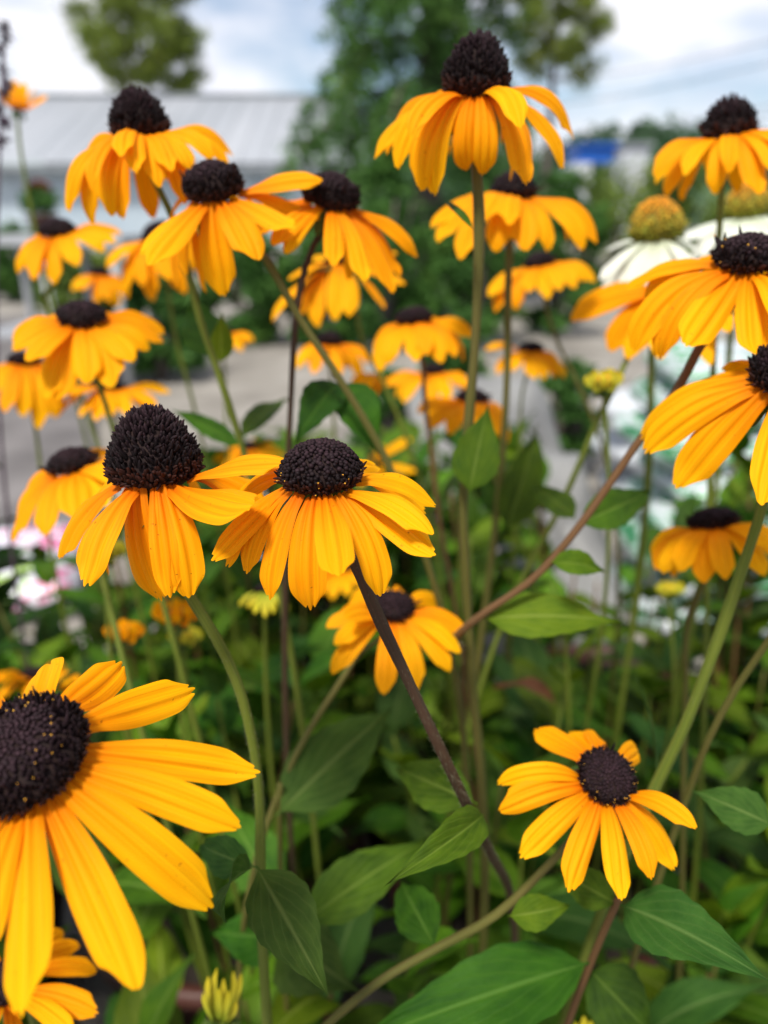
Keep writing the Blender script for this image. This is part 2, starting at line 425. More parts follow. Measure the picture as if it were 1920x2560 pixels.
M['bag_pink'] = bag_mat("printed_pink_bag", [(0, (0.42, 0.46, 0.52)), (0.38, (0.62, 0.60, 0.64)), (0.47, (0.62, 0.16, 0.30)), (0.53, (0.62, 0.60, 0.66)), (0.62, (0.30, 0.45, 0.10)), (0.67, WH)], (9, 9, 9), 1.3)

# ------------------------------------------------------------------ setting: ground, hill, building, trees
def ground():
    n = 60
    xs = np.concatenate([-np.geomspace(0.2, 400, n)[::-1], [0], np.geomspace(0.2, 400, n)])
    ys = np.concatenate([[-40, -10, -3], np.linspace(-1, 12, 40), np.geomspace(13, 900, 30)])
    V = np.array([(x, y, 0.012 * math.sin(x * 3.1) * math.sin(y * 2.3)) for y in ys for x in xs])
    o = mobj('ground', V, grid_faces(len(xs), len(ys)), M['ground'])
    o['kind'] = 'structure'
ground()

def leaf_cloud(centers, size, jitter=0.4, aspect=0.5):
    n = len(centers)
    size = size * (1 + jitter * (rng.random(n) * 2 - 1))
    a = rng.normal(size=(n, 3)); a /= np.linalg.norm(a, axis=1)[:, None]
    b = rng.normal(size=(n, 3)); b -= (b * a).sum(1)[:, None] * a; b /= np.linalg.norm(b, axis=1)[:, None]
    a = a * size[:, None]; b = b * (size * aspect)[:, None]
    V = np.stack([centers - a, centers - b * 0.9 - a * 0.1, centers + a, centers + b * 0.9 + a * 0.1], 1).reshape(-1, 3)
    F = np.arange(4 * n).reshape(n, 4)
    return V, F
def blob_points(c, r, n, hollow=0.55):
    d = rng.normal(size=(n, 3)); d /= np.linalg.norm(d, axis=1)[:, None]
    u = hollow + (1 - hollow) * rng.random(n)
    return np.asarray(c) + d * np.asarray(r) * u[:, None]

def hill():
    xs = np.linspace(-260, 320, 80); ys = np.linspace(130, 330, 24)
    V = []
    def hz(x, y):
        prof = 9 + 14 * (1 / (1 + math.exp(-(x - 55) / 14))) + 3 * math.sin(x * 0.045) + 2 * math.sin(x * 0.11 + 1)
        k = min(1, (y - 130) / 90)
        return -0.5 + prof * math.sin(k * math.pi / 2) * (1.0 if y < 230 else 1.1)
    for y in ys:
        for x in xs:
            V.append((x, y, hz(x, y)))
    o = mobj('hill', V, grid_faces(len(xs), len(ys)), M['hill']); o['kind'] = 'structure'
    P = []
    for k in range(520):
        x = rng.uniform(-60, 210); y = rng.uniform(135, 240)
        r = rng.uniform(2.0, 4.2)
        P.append(blob_points((x, y, hz(x, y) + r * 0.5), (r, r, r * 1.1), 70))
    V, F = leaf_cloud(np.vstack(P), 0.9)
    o = mobj('far_woodland', V, F, M['wood'], smooth=False)
    tag(o, 'distant dark green woodland covering the hillside', 'woodland', kind='stuff')
hill()

def pine(cx_px, top_px, bot_px, half_px, Y, label, trunk_to_ground=True, lean=0.0, n=26):
    base = at_y(cx_px, (max(top_px, 0) + bot_px) / 2, Y); base[2] = 0
    zt = at_y(cx_px, top_px, Y)[2]; zb = at_y(cx_px, bot_px, Y)[2]
    hw = half_px / FPX * Y * 1.02
    t = thing('pine_tree', base, label, 'tree')
    H = zt
    pth = catmull([base, base + [lean * 0.3, 0, H * 0.5], base + [lean, 0, H * 0.97]], 12)
    V, F, u = tube(pth, np.linspace(H * 0.022, H * 0.006, 12), 8)
    mobj('trunk', V, F, M['bark'], t, u)
    P = []
    for k in range(n):
        f = (k + 0.5) / n
        z = zb + (zt - zb) * f
        ang = k * 2.4
        rr = hw * (0.35 + 0.65 * math.sin(math.pi * min(1, 0.18 + 0.75 * f)) ) * rng.uniform(0.55, 1.0)
        start = base + [lean * z / H, 0, z - 0.25 * rr]
        end = start + np.array([math.cos(ang) * rr * 0.85, math.sin(ang) * rr * 0.85, 0.3 * rr])
        V, F, u = tube(catmull([start, (start + end) / 2 - [0, 0, 0.08 * rr], end], 6), np.linspace(H * 0.006, H * 0.002, 6), 5)
        mobj('limb', V, F, M['bark'], t, u)
        br = hw * rng.uniform(0.13, 0.27)
        for q in (0.55, 0.8, 1.0):
            c = start * (1 - q) + end * q + rng.normal(size=3) * br * 0.3
            P.append(blob_points(c, (br, br, br * 0.75), 210, 0.1))
    V, F = leaf_cloud(np.vstack(P), 0.052 * hw, aspect=0.18)
    mobj('crown', V, F, M['pine'], t, smooth=False)
pine(360, -60, 215, 185, 42, 'round olive green pine rising behind the long grey roof')
pine(1390, -130, 165, 165, 34, 'tall pine with bare grey trunk beside the blue patch of sky', n=22)

def conifer():
    Y = 7.0
    base = at_y(1062, 830, Y); base[2] = 0
    t = thing('conifer_tree', base, 'large dark green conifer with drooping boughs behind the flowers', 'tree')
    H = 7.0
    V, F, u = tube(catmull([base, base + [0.02, 0, 3.5], base + [0.05, 0, H]], 14), np.linspace(0.12, 0.03, 14), 9)
    mobj('trunk', V, F, M['bark'], t, u)
    P = []
    for k in range(74):
        z = rng.uniform(0.15, 5.6) if k > 26 else 0.4 + k * 0.19
        ang = k * 2.399 + rng.normal() * 0.2
        side = math.cos(ang)
        R = (1.25 - 0.10 * z) * rng.uniform(0.6, 1.08)
        if side < 0: R *= 1.32
        R = max(0.35, R)
        st = base + [0, 0, z]
        dr = rng.uniform(0.25, 0.6)
        end = st + np.array([math.cos(ang) * R, math.sin(ang) * R * 0.8, -dr * R])
        mid = (st + end) / 2 + [0, 0, 0.22 * R]
        pth = catmull([st, mid, end], 12)
        V, F, u = tube(pth, np.linspace(0.022, 0.006, 12), 5)
        mobj('bough', V, F, M['bark'], t, u)
        for j in range(3, 12):
            c = pth[j]
            for q in range(4):
                m = 32
                a = rng.random((m, 1)) * 0.34
                side_d = np.cross(pth[-1] - pth[0], [0, 0, 1]); side_d = unit(side_d) * rng.choice([-1, 1])
                off = side_d * a * rng.uniform(0.3, 0.9) + np.array([0, 0, -1]) * a * rng.uniform(0.2, 1.0)
                P.append(c + off + rng.normal(size=(m, 3)) * 0.035)
    V, F = leaf_cloud(np.vstack(P), 0.036, aspect=0.3)
    mobj('crown', V, F, M['conifer'], t, smooth=False)
conifer()

def shrub(px, base_py, top_py, half_px, Y, label, m, shape='round', n=5200, size=0.03, group=None):
    base = at_y(px, base_py, Y); base[2] = 0
    zt = at_y(px, top_py, Y)[2]; hw = half_px / FPX * Y * 1.05
    t = thing('evergreen_shrub' if m is M['shrub'] else 'leafy_shrub', base, label, 'shrub', group)
    for k in range(4):
        a = k * 1.7
        e = base + [math.cos(a) * hw * 0.5, math.sin(a) * hw * 0.5, zt * 0.7]
        V, F, u = tube(catmull([base, (base + e) / 2 + [0, 0, zt * 0.05], e], 6), np.linspace(0.03, 0.008, 6), 6)
        mobj('trunk', V, F, M['bark'], t, u)
    P = []
    for k in range(46):
        f = rng.random()
        z = zt * f
        if shape == 'cone': w = hw * (1 - f) ** 0.75 * 1.1 + 0.05
        else: w = hw * math.sqrt(max(0.05, 1 - (f * 1.7 - 0.75) ** 2 * 0.95))
        a = rng.random() * 6.28; r = w * math.sqrt(rng.random()) * 0.85
        br = 0.3 * hw * rng.uniform(0.6, 1.1)
        P.append(blob_points(base + [math.cos(a) * r, math.sin(a) * r, max(0.1, z - br * 0.4)], (br, br, br), n // 46, 0.3))
    V, F = leaf_cloud(np.vstack(P), size)
    mobj('crown', V, F, m, t, smooth=False)
shrub(960, 820, 330, 130, 5.0, 'slim conical evergreen shrub in front of the large conifer', M['shrub'], 'cone')
shrub(640, 830, 590, 120, 5.2, 'low dark evergreen shrub standing left of the conical one', M['shrub'])
shrub(800, 850, 560, 110, 5.1, 'mid green evergreen shrub between low shrub and conifer', M['shrub'])
shrub(1180, 870, 470, 130, 5.1, 'dark evergreen shrub right of the conifer trunk', M['shrub'])
shrub(1385, 860, 425, 120, 5.6, 'dark evergreen shrub beside the yellow green bushes', M['shrub'])
shrub(1480, 860, 418, 170, 9.0, 'broad yellow green bush below the blue shed', M['shrub_light'], size=0.04)
shrub(1660, 820, 395, 150, 11.0, 'taller yellow green bush right of the blue shed', M['shrub_light'], size=0.05)
shrub(1850, 840, 470, 160, 9.5, 'yellow green bush behind the white coneflowers', M['shrub_light'], size=0.04)
shrub(480, 830, 560, 90, 5.4, 'small green shrub below the pale building wall', M['shrub'])
shrub(230, 860, 610, 130, 5.6, 'wide green shrub behind the steel bench', M['shrub_light'])
shrub(60, 860, 560, 90, 8.2, 'upright green shrub at the end of the steel bench', M['shrub'])

shrub(1120, 1100, 850, 120, 2.5, 'knee high dark leafy plant on the gravel right of the tall upright stem', M['shrub'], n=2600, size=0.022)
shrub(960, 1080, 930, 90, 2.3, 'low leafy plant on the gravel behind the sharp flower', M['shrub'], n=2000, size=0.02)
shrub(1420, 1080, 905, 90, 2.4, 'low leafy plant on the gravel left of the printed bags', M['shrub'], n=2000, size=0.02)
shrub(400, 930, 690, 120, 3.9, 'waist high green plant behind the small blurred flowers', M['shrub'], n=3000, size=0.03)
def building():
    Y0 = 28.0
    eL = at_y(-260, 407, Y0); eR = at_y(880, 407, Y0)
    zr = at_y(300, 243, Y0 + 7.0)[2]; ze = eL[2]
    x0, x1 = eL[0], eR[0]
    t = thing('long_building', ((x0 + x1) / 2, Y0, 0), 'long low building with pale blue wall and grey sheet roof', 'building')
    V, F = box((x0 + 0.3, Y0 + 0.5, 0), (x1 - 0.3, Y0 + 13.5, ze - 0.1))
    mobj('wall', V, F, M['wall'], t, smooth=False)
    npan = 20
    wpan = (x1 - x0) / npan
    for k in range(npan):
        xa = x0 + k * wpan + 0.01; xb = x0 + (k + 1) * wpan - 0.01
        xs = np.linspace(xa, xb, 25)
        zz = 0.010 * np.cos(np.linspace(0, 12 * np.pi, 25))
        V = []
        for (yy, z0) in ((Y0, ze), (Y0 + 7.0, zr), (Y0 + 14, ze)):
            V += [(x, yy, z0 + dz) for x, dz in zip(xs, zz)]
        mobj('roof_panel', V, grid_faces(25, 3), M['roof'], t, smooth=True)
    V, F = box((x0, Y0 - 0.12, ze - 0.26), (x1, Y0 + 0.02, ze - 0.06))
    mobj('gutter', V, F, M['gutter'], t, smooth=False)
    V, F = box((x0, Y0 + 6.85, zr - 0.02), (x1, Y0 + 7.15, zr + 0.12))
    mobj('ridge_cap', V, F, M['gutter'], t, smooth=False)
building()

def shed():
    Y = 45.0
    a = at_y(1446, 406, Y); b = at_y(1540, 366, Y)
    t = thing('blue_shed', ((a[0] + b[0]) / 2, Y, 0), 'bright blue shed wall on white base beyond the bushes', 'shed')
    V, F = box((a[0], Y, a[2]), (b[0], Y + 3, b[2]))
    mobj('wall', V, F, M['blue'], t, smooth=False)
    for k in range(5):
        x = a[0] + (b[0] - a[0]) * (k + 0.5) / 5
        V, F = box((x - 0.04, Y - 0.06, a[2] + 0.02), (x + 0.04, Y - 0.003, b[2] - 0.02))
        mobj('rib', V, F, M['blue'], t, smooth=False)
    V, F = box((a[0] - 0.2, Y - 0.05, 0), (b[0] - 1.2, Y + 2.9, a[2] - 0.004))
    mobj('base_wall', V, F, M['white_wall'], t, smooth=False)
    V, F = box((a[0] - 0.15, Y - 0.25, b[2] + 0.003), (b[0] + 0.15, Y + 3.2, b[2] + 0.16))
    mobj('roof', V, F, M['blue'], t, smooth=False)
    c = at_y(1552, 412, Y + 4); d = at_y(1625, 365, Y + 4)
    t = thing('white_hut', ((c[0] + d[0]) / 2, Y + 4, 0), 'small white walled hut next to the blue shed', 'hut')
    V, F = box((c[0], Y + 4, 0), (d[0], Y + 7, d[2])); mobj('wall', V, F, M['white_wall'], t, smooth=False)
    V, F = box((c[0] - 0.2, Y + 3.8, d[2] + 0.003), (d[0] + 0.2, Y + 7.2, d[2] + 0.2)); mobj('roof', V, F, M['gutter'], t, smooth=False)
    V, F = box((c[0] + 0.5, Y + 3.95, 0.9), (c[0] + 1.2, Y + 3.997, 1.9)); mobj('window', V, F, M['dark'], t, smooth=False)
shed()
for k, (ya, yb) in enumerate([(95, 190), (150, 250), (262, 330), (285, 345)]):
    Y = 30
    A, B = at_y(2060, ya - 25, Y), at_y(1250, yb + 30, Y + 8)
    mid = (A + B) / 2 - [0, 0, 0.25]
    V, F, u = tube(catmull([A, mid, B], 30), 0.016, 5)
    o = mobj('power_cable', V, F, M['cable'], None, u)
    tag(o, 'thin dark overhead power cable sloping across the cloudy sky', 'cable', 'overhead power cables')

# steel bench with a red flowered pot on the left
def bench():
    Y = 3.6
    a = at_y(-120, 590, Y); b = at_y(300, 590, Y)
    zt = a[2]
    t = thing('steel_bench', ((a[0] + b[0]) / 2, Y, 0), 'grey steel display bench in front of the pale building', 'bench')
    V, F = box((a[0], Y, zt - 0.04), (b[0], Y + 0.6, zt)); mobj('top', V, F, M['metal'], t, smooth=False)
    for x in (a[0] + 0.05, (a[0] + b[0]) / 2, b[0] - 0.05):
        for y in (Y + 0.04, Y + 0.55):
            V, F, u = tube([(x, y, 0), (x, y, zt - 0.035)], 0.02, 8); mobj('leg', V, F, M['metal'], t, u)
    V, F = box((a[0] + 0.02, Y + 0.02, 0.25), (b[0] - 0.02, Y + 0.58, 0.27)); mobj('shelf', V, F, M['metal'], t, smooth=False)
    c = at_y(112, 590, Y + 0.25); c[2] = zt
    t = thing('potted_plant', c, 'small pot plant with reddish brown tips on the steel bench', 'plant')
    lathe_pot(t, c, 0.055, 0.07, 0.09, M['pot'])
    V, F = leaf_cloud(blob_points(c + [0, 0, 0.15], (0.09, 0.09, 0.07), 500, 0.2), 0.018); mobj('foliage', V, F, M['shrub'], t, smooth=False)
    V, F = leaf_cloud(blob_points(c + [0, 0, 0.21], (0.06, 0.06, 0.03), 160, 0.2), 0.016); mobj('bloom', V, F, M['leaf_dry'], t, smooth=False)
def lathe_pot(t, c, r0, r1, h, m, soil=True):
    prof = [(0.0, 0), (r0, 0), (r1 * 0.97, h * 0.86), (r1 * 1.06, h * 0.86), (r1 * 1.08, h), (r1 * 0.98, h), (r1 * 0.93, h * 0.8)]
    A = np.linspace(0, 2 * np.pi, 28, endpoint=False)
    V = [(c[0] + r * math.cos(a), c[1] + r * math.sin(a), c[2] + z) for r, z in prof for a in A]
    mobj('pot', V, grid_faces(28, len(prof), True), m, t)
    if soil:
        V = [(c[0], c[1], c[2] + h * 0.9)] + [(c[0] + r1 * 0.96 * math.cos(a), c[1] + r1 * 0.96 * math.sin(a), c[2] + h * 0.88) for a in A]
        mobj('soil', V, [(0, k + 1, (k + 1) % 28 + 1) for k in range(28)], M['soil'], t)
bench()

# sheet added over the gravel to stand for its darker left part
def dark_gravel_sheet():
    c = [at_z(px, py, 0.0) for px, py in ((-500, 800), (225, 800), (250, 1345), (-500, 1345))]
    n1, n2 = 24, 24
    V = []
    for j in range(n2):
        for i in range(n1):
            u, v = i / (n1 - 1), j / (n2 - 1)
            p = (c[0] * (1 - u) + c[1] * u) * (1 - v) + (c[3] * (1 - u) + c[2] * u) * v
            V.append((p[0], p[1], 0.026 + 0.006 * math.sin(7 * p[0] + 3) * math.sin(5 * p[1])))
    o = mobj('dark_gravel_sheet', V, grid_faces(n1, n2), M['mat']); o['kind'] = 'structure'
dark_gravel_sheet()
# bags
def bag(c, lx, ly, lz, rz, m, seed, label, group=None, tilt=0.0):
    r = np.random.default_rng(seed)
    nu, nv = 40, 22
    V = []
    ph = r.random(6) * 6.28
    for j in range(nv):
        v = -math.pi / 2 + math.pi * j / (nv - 1)
        for i in range(nu):
            u = 2 * math.pi * i / nu
            sx = lambda q, e: math.copysign(abs(q) ** e, q)
            x = sx(math.cos(v), 0.55) * sx(math.cos(u), 0.28)
            y = sx(math.cos(v), 0.55) * sx(math.sin(u), 0.28)
            z = sx(math.sin(v), 0.8)
            edge = max(abs(x), abs(y))
            z *= (1 - 0.45 * edge ** 6)
            wob = 0.06 * math.sin(5 * x + ph[0]) * math.sin(4 * y + ph[1]) + 0.05 * math.sin(9 * x + 7 * y + ph[2]) + 0.03 * math.sin(14 * u + ph[3])
            V.append((x * lx / 2 * (1 + 0.03 * math.sin(6 * y + ph[4])), y * ly / 2 * (1 + 0.03 * math.sin(7 * x + ph[5])), lz / 2 * (z + wob)))
    o = mobj('plastic_bag', V, grid_faces(nu, nv, True), m)
    o.location = c
    o.rotation_euler = (tilt, 0, rz)
    tag(o, label, 'bag', group)
    return o
ords = ['lowest', 'second from the bottom', 'third from the bottom', 'fourth from the bottom', 'fifth from the bottom', 'sixth from the bottom', 'seventh from the bottom', 'topmost']
bx = at_z(1840, 1625, 0.0)
for k in range(8):
    bag((bx[0] + 0.025 * math.sin(k * 2.1), bx[1] + 0.16 + 0.03 * math.sin(k * 1.3), 0.035 + 0.066 * k), 0.34, 0.30, 0.082, 0.06 * math.sin(k * 1.7), M['bag'][k % 3], 40 + k,
        'white and green printed plastic bag, %s in the tall stack' % ords[k], 'stacked printed bags')
wp = at_z(1900, 1300, 0.25)
for k in range(3):
    bag((wp[0] + 0.25, wp[1] + 0.7, 0.05 + 0.12 * k), 0.6, 0.5, 0.14, 0.3 * k, M['white_wall'], 60 + k,
        'plain cream white bag, %s of three behind the printed stack' % ['bottom', 'middle', 'top'][k], 'plain white bags')
sp = at_z(1330, 1500, 0.0)
def sack(px0, py0, px1, py1, Yp, name, label, w, seed):
    a, b = at_y(px0, py0, Yp), at_y(px1, py1, Yp + 0.35)
    o = bag(tuple((a + b) / 2), w, float(np.linalg.norm(b - a)), 0.13, 0.0, M['sack'], seed, label)
    dv = unit(b - a)
    o.rotation_euler = (math.atan2(dv[2], math.hypot(dv[0], dv[1])), 0, math.atan2(-dv[0], dv[1]))
    o.name = name
sack(1440, 1640, 1330, 1130, 1.15, 'grey_sack', 'crumpled grey sack leaning beside the stack of printed bags', 0.20, 71)
sack(1290, 1330, 1180, 950, 1.9, 'grey_sack', 'pale grey sack lying behind the leaning sack', 0.42, 72)
pb = at_z(110, 1560, 0.0)
bag((pb[0] - 0.10, pb[1] + 0.14, 0.055), 0.26, 0.36, 0.12, 0.25, M['bag_pink'], 80, 'white bag with pink print lying on the gravel near the largest flower', None)
bag((pb[0] + 0.30, pb[1] + 0.16, 0.04), 0.24, 0.26, 0.08, -0.3, M['bag_pink'], 82, 'white bag with pink print behind the stem of the black coned flower', None)
t = thing('red_flower_pot', at_z(1915, 1570, 0.0) + [0.02, 0.1, 0], 'bright red flower pot on the ground beside the bag stack', 'pot')
lathe_pot(t, np.array(t.location), 0.07, 0.09, 0.16, M['pot_red'])

# pots
pots = [(-.30, .30), (-.01, .30), (.28, .30), (-.44, .58), (-.15, .58), (.14, .58), (.43, .58), (.0, .86), (-.30, .86), (.30, .86), (-.24, 1.16), (.04, 1.16)]
plab = ['under the largest flower', 'under the sharp flower', 'under the low purple domed flower', 'behind the pot under the largest flower', 'behind the pot under the sharp flower', 'behind the pot under the low purple domed flower', 'nearest to the red flower pot', 'farthest back in the middle', 'next to the pink printed bags', 'next to the leaning grey sack', 'behind the bag with pink print', 'behind the farthest middle pot']
for (x, y), pl in zip(pots, plab):
    t = thing('flower_pot', (x, y, 0), 'dark brown plastic flower pot ' + pl, 'pot', 'brown plastic pots')
    lathe_pot(t, np.array([x, y, 0]), .095, .128, .17, M['pot'])
def snap(p):
    k = min(range(len(pots)), key=lambda i: (pots[i][0] - p[0]) ** 2 + (pots[i][1] - p[1]) ** 2)
    c = np.array(pots[k]); v = np.array([p[0], p[1]]) - c
    l = np.linalg.norm(v)
    if l > .10: v = v / l * .10
    return np.array([c[0] + v[0], c[1] + v[1], 0.148]), k

# ------------------------------------------------------------------ flowers
PROF = {'dome': [(0, .80), (.1, .93), (.26, 1), (.5, .93), (.72, .74), (.88, .48), (.97, .22), (1, 0)],
        'cone': [(0, .86), (.1, .97), (.22, 1), (.46, .88), (.68, .69), (.86, .48), (.96, .28), (1, 0)],
        'egg': [(0, .80), (.1, .92), (.3, 1), (.55, .92), (.78, .68), (.92, .4), (.98, .2), (1, 0)]}
def disc(parent, C, fr, R, h, prof, nfl, near, kind='rud', spiky=0.35, pollen=0, seed=0):
    e1, e2, n = fr
    r = np.random.default_rng(seed)
    pr = np.array(PROF[prof])
    zs = np.interp(np.linspace(0, 1, 60), np.linspace(0, 1, len(pr)), pr[:, 0])
    zs = np.sort(np.concatenate([zs, np.linspace(0, 1, 40) ** 0.7]))
    rs = np.interp(zs, pr[:, 0], pr[:, 1])
    # core
    m = 24
    A = np.linspace(0, 2 * np.pi, m, endpoint=False)
    cz = np.array([-0.18, 0, .12, .26, .4, .55, .7, .82, .91, .97, 1.0])
    crr = np.interp(cz, pr[:, 0], pr[:, 1]); crr[0] = 0.45; crr[-1] = 0.02
    V = np.array([C + (R * 0.95 * q) * (math.cos(a) * e1 + math.sin(a) * e2) + h * 0.95 * z * n for z, q in zip(cz, crr) for a in A])
    core = mobj('cone', V, grid_faces(m, len(cz), True), M['cone'] if kind == 'rud' else M['echi_core'], parent)
    # florets: spiral packing over the surface, by area
    Z, Rr = zs * h, rs * R
    seg = np.hypot(np.diff(Z), np.diff(Rr)); area = seg * (Rr[1:] + Rr[:-1]) * 0.5
    cum = np.concatenate([[0], np.cumsum(area)]); tot = cum[-1]
    sp = math.sqrt(2 * math.pi * tot / nfl)
    f = (np.arange(nfl) + 0.5) / nfl
    zz = np.interp(f * tot, cum, Z); rr = np.interp(f * tot, cum, Rr)
    dzr = 1e-3 * h
    r2 = np.interp(np.clip(zz + dzr, 0, h), Z, Rr); r1 = np.interp(np.clip(zz - dzr, 0, h), Z, Rr)
    slope = (r2 - r1) / (np.clip(zz + dzr, 0, h) - np.clip(zz - dzr, 0, h))
    ga = np.arange(nfl) * 2.399963 + r.normal(size=nfl) * 0.055
    V, F, U, mi, k = [], [], [], [], 0
    P, pk = [], 0
    PF = []
    ns = 6 if near else 5
    for i in range(nfl):
        rd = math.cos(ga[i]) * e1 + math.sin(ga[i]) * e2
        nv = unit(rd - slope[i] * n) if zz[i] < h * 0.985 else n
        p = C + rr[i] * rd + zz[i] * n
        fz = zz[i] / h
        s = sp * 0.56 * r.uniform(0.72, 1.2)
        fj = r.normal() * 0.12; fb = r.uniform(0.3, 1.0)
        spk = fz < spiky
        edge = abs(fz - spiky) < 0.13 and r.random() < 0.7
        wild = spiky > 0.6 and spk
        ln = s * (1.7 if spk else 0.75) * (r.uniform(0.55, 1.75) if wild else r.uniform(0.55, 1.5))
        if edge: ln *= 1.5
        if abs(fz - spiky) < 0.06 and r.random() < 0.16: ln *= 2.2
        ax = unit(nv + n * (0.9 if spk else 0.25) + (0.36 if wild else 0.2) * r.normal(size=3))
        tt = unit(np.cross(ax, [0.3, 0.5, 0.81])); bb = np.cross(ax, tt)
        wid = (1.0, 0.95, 0.5) if not spk else (0.9, 0.62, 0.26)
        hts = (-0.35, 0.45, 0.85) if not spk else (-0.3, 0.5, 0.9)
        for w_, h_ in zip(wid, hts):
            for q in range(ns):
                a = q / ns * 6.2832
                V.append(p + s * w_ * (math.cos(a) * tt + math.sin(a) * bb) + ax * ln * h_)
                U.append((min(1, fz + fj), max(0, h_) * fb))
        V.append(p + ax * ln); U.append((min(1, fz + fj), fb))
        for lv in range(2):
            for q in range(ns):
                a0 = k + lv * ns + q; b0 = k + lv * ns + (q + 1) % ns
                F.append((a0, b0, b0 + ns, a0 + ns)); mi.append(1 if (spk and fz < 0.26) else 0)
        for q in range(ns):
            F.append((k + 2 * ns + q, k + 2 * ns + (q + 1) % ns, k + 3 * ns)); mi.append(0)
        k += 3 * ns + 1
        if pollen and (edge or (spk and r.random() < 0.15)) and r.random() < pollen:
            pp = p + ax * ln * 1.02
            o4 = [pp + s * 0.42 * (math.cos(a) * tt + math.sin(a) * bb) for a in (0, 2.1, 4.2)] + [pp + ax * s * 0.5, pp - ax * s * 0.3]
            P += o4
            for (a, b) in ((0, 1), (1, 2), (2, 0)):
                PF += [(pk + a, pk + b, pk + 3), (pk + b, pk + a, pk + 4)]
            pk += 5
    fm = [M['floret'], M['floret_red']] if kind == 'rud' else [M['echi'], M['echi']]
    o = mobj('florets', V, F, fm, core, np.array(U), True, mi); o['kind'] = 'stuff'
    if P:
        o = mobj('pollen', P, PF, M['pollen'], core, None, True); o['kind'] = 'stuff'

def frame(C, a, t):
    v = unit(CC - C)
    upv = unit(UP - (UP @ v) * v)
    rtv = np.cross(upv, v)
    a, t = rad(a), rad(t)
    n = math.cos(t) * (math.sin(a) * rtv + math.cos(a) * upv) + math.sin(t) * v
    e1 = unit(rtv - (rtv @ n) * n); e2 = np.cross(n, e1)
    return (e1, e2, n), v
SS = np.linspace(0, 1, 25)
def curve_ab(e0, bend, g=1.15):          # unit length curve in the (radial, axis) plane
    th = np.radians(e0)[..., None] - np.radians(bend) * SS ** g
    a = np.concatenate([np.zeros(th.shape[:-1] + (1,)), np.cumsum((np.cos(th[..., 1:]) + np.cos(th[..., :-1])) / 2, -1)], -1) / 24
    b = np.concatenate([np.zeros(th.shape[:-1] + (1,)), np.cumsum((np.sin(th[..., 1:]) + np.sin(th[..., :-1])) / 2, -1)], -1) / 24
    return a, b
def solve(C, fr, v, R, L0, tip, bend, e0d, side, rbase=0.8, mid=None):
    """azimuth, start angle, length and bend of the petal whose tip (and middle) fall on the given photo pixels"""
    e1, e2, n = fr
    ph = np.radians(np.arange(0, 360, 4.0)); es = np.arange(-85, 86, 5.0); Ls = np.linspace(0.62, 1.4, 12)
    bends = [bend] if mid is None else [bend + q for q in (-60, -40, -20, 0, 20, 40, 60)]
    for rep in range(2):
        best = None
        rdv = np.cos(ph)[:, None] * e1 + np.sin(ph)[:, None] * e2
        fv = rdv @ v
        for bd in bends:
            a, b = curve_ab(es, bd)
            cost = ((Ls[None, None, :] - 1) / 0.16) ** 2 + ((es[None, :, None] - e0d) / (24 if mid is None else 45)) ** 2 + ((bd - bend) / 40) ** 2
            for k_, tgt, sg in ((24, tip, 4.0), (12, mid, 7.0)):
                if tgt is None: continue
                radial = R * rbase + L0 * Ls[None, :] * a[:, k_][:, None]
                axial = L0 * Ls[None, :] * b[:, k_][:, None]
                q = proj(C + rdv[:, None, None, :] * radial[None, :, :, None] + n * axial[None, :, :, None])
                cost = cost + ((q[..., 0] - tgt[0]) ** 2 + (q[..., 1] - tgt[1]) ** 2) / sg ** 2
            if side == 'f': cost = cost + (np.clip(-fv, 0, 1) * 12)[:, None, None]
            if side == 'b': cost = cost + (np.clip(fv + 0.05, 0, 1) * 12)[:, None, None]
            i, j, k = np.unravel_index(np.argmin(cost), cost.shape)
            if best is None or cost[i, j, k] < best[0]: best = (cost[i, j, k], ph[i], es[j], Ls[k], bd)
        _, p0, e0, l0, b0 = best
        ph = p0 + np.radians(np.linspace(-4, 4, 13)); es = e0 + np.linspace(-5, 5, 11); Ls = l0 + np.linspace(-0.06, 0.06, 9)
        if mid is not None: bends = [b0 - 10, b0, b0 + 10]
    return p0, e0, l0 * L0, b0
WB = 0.50
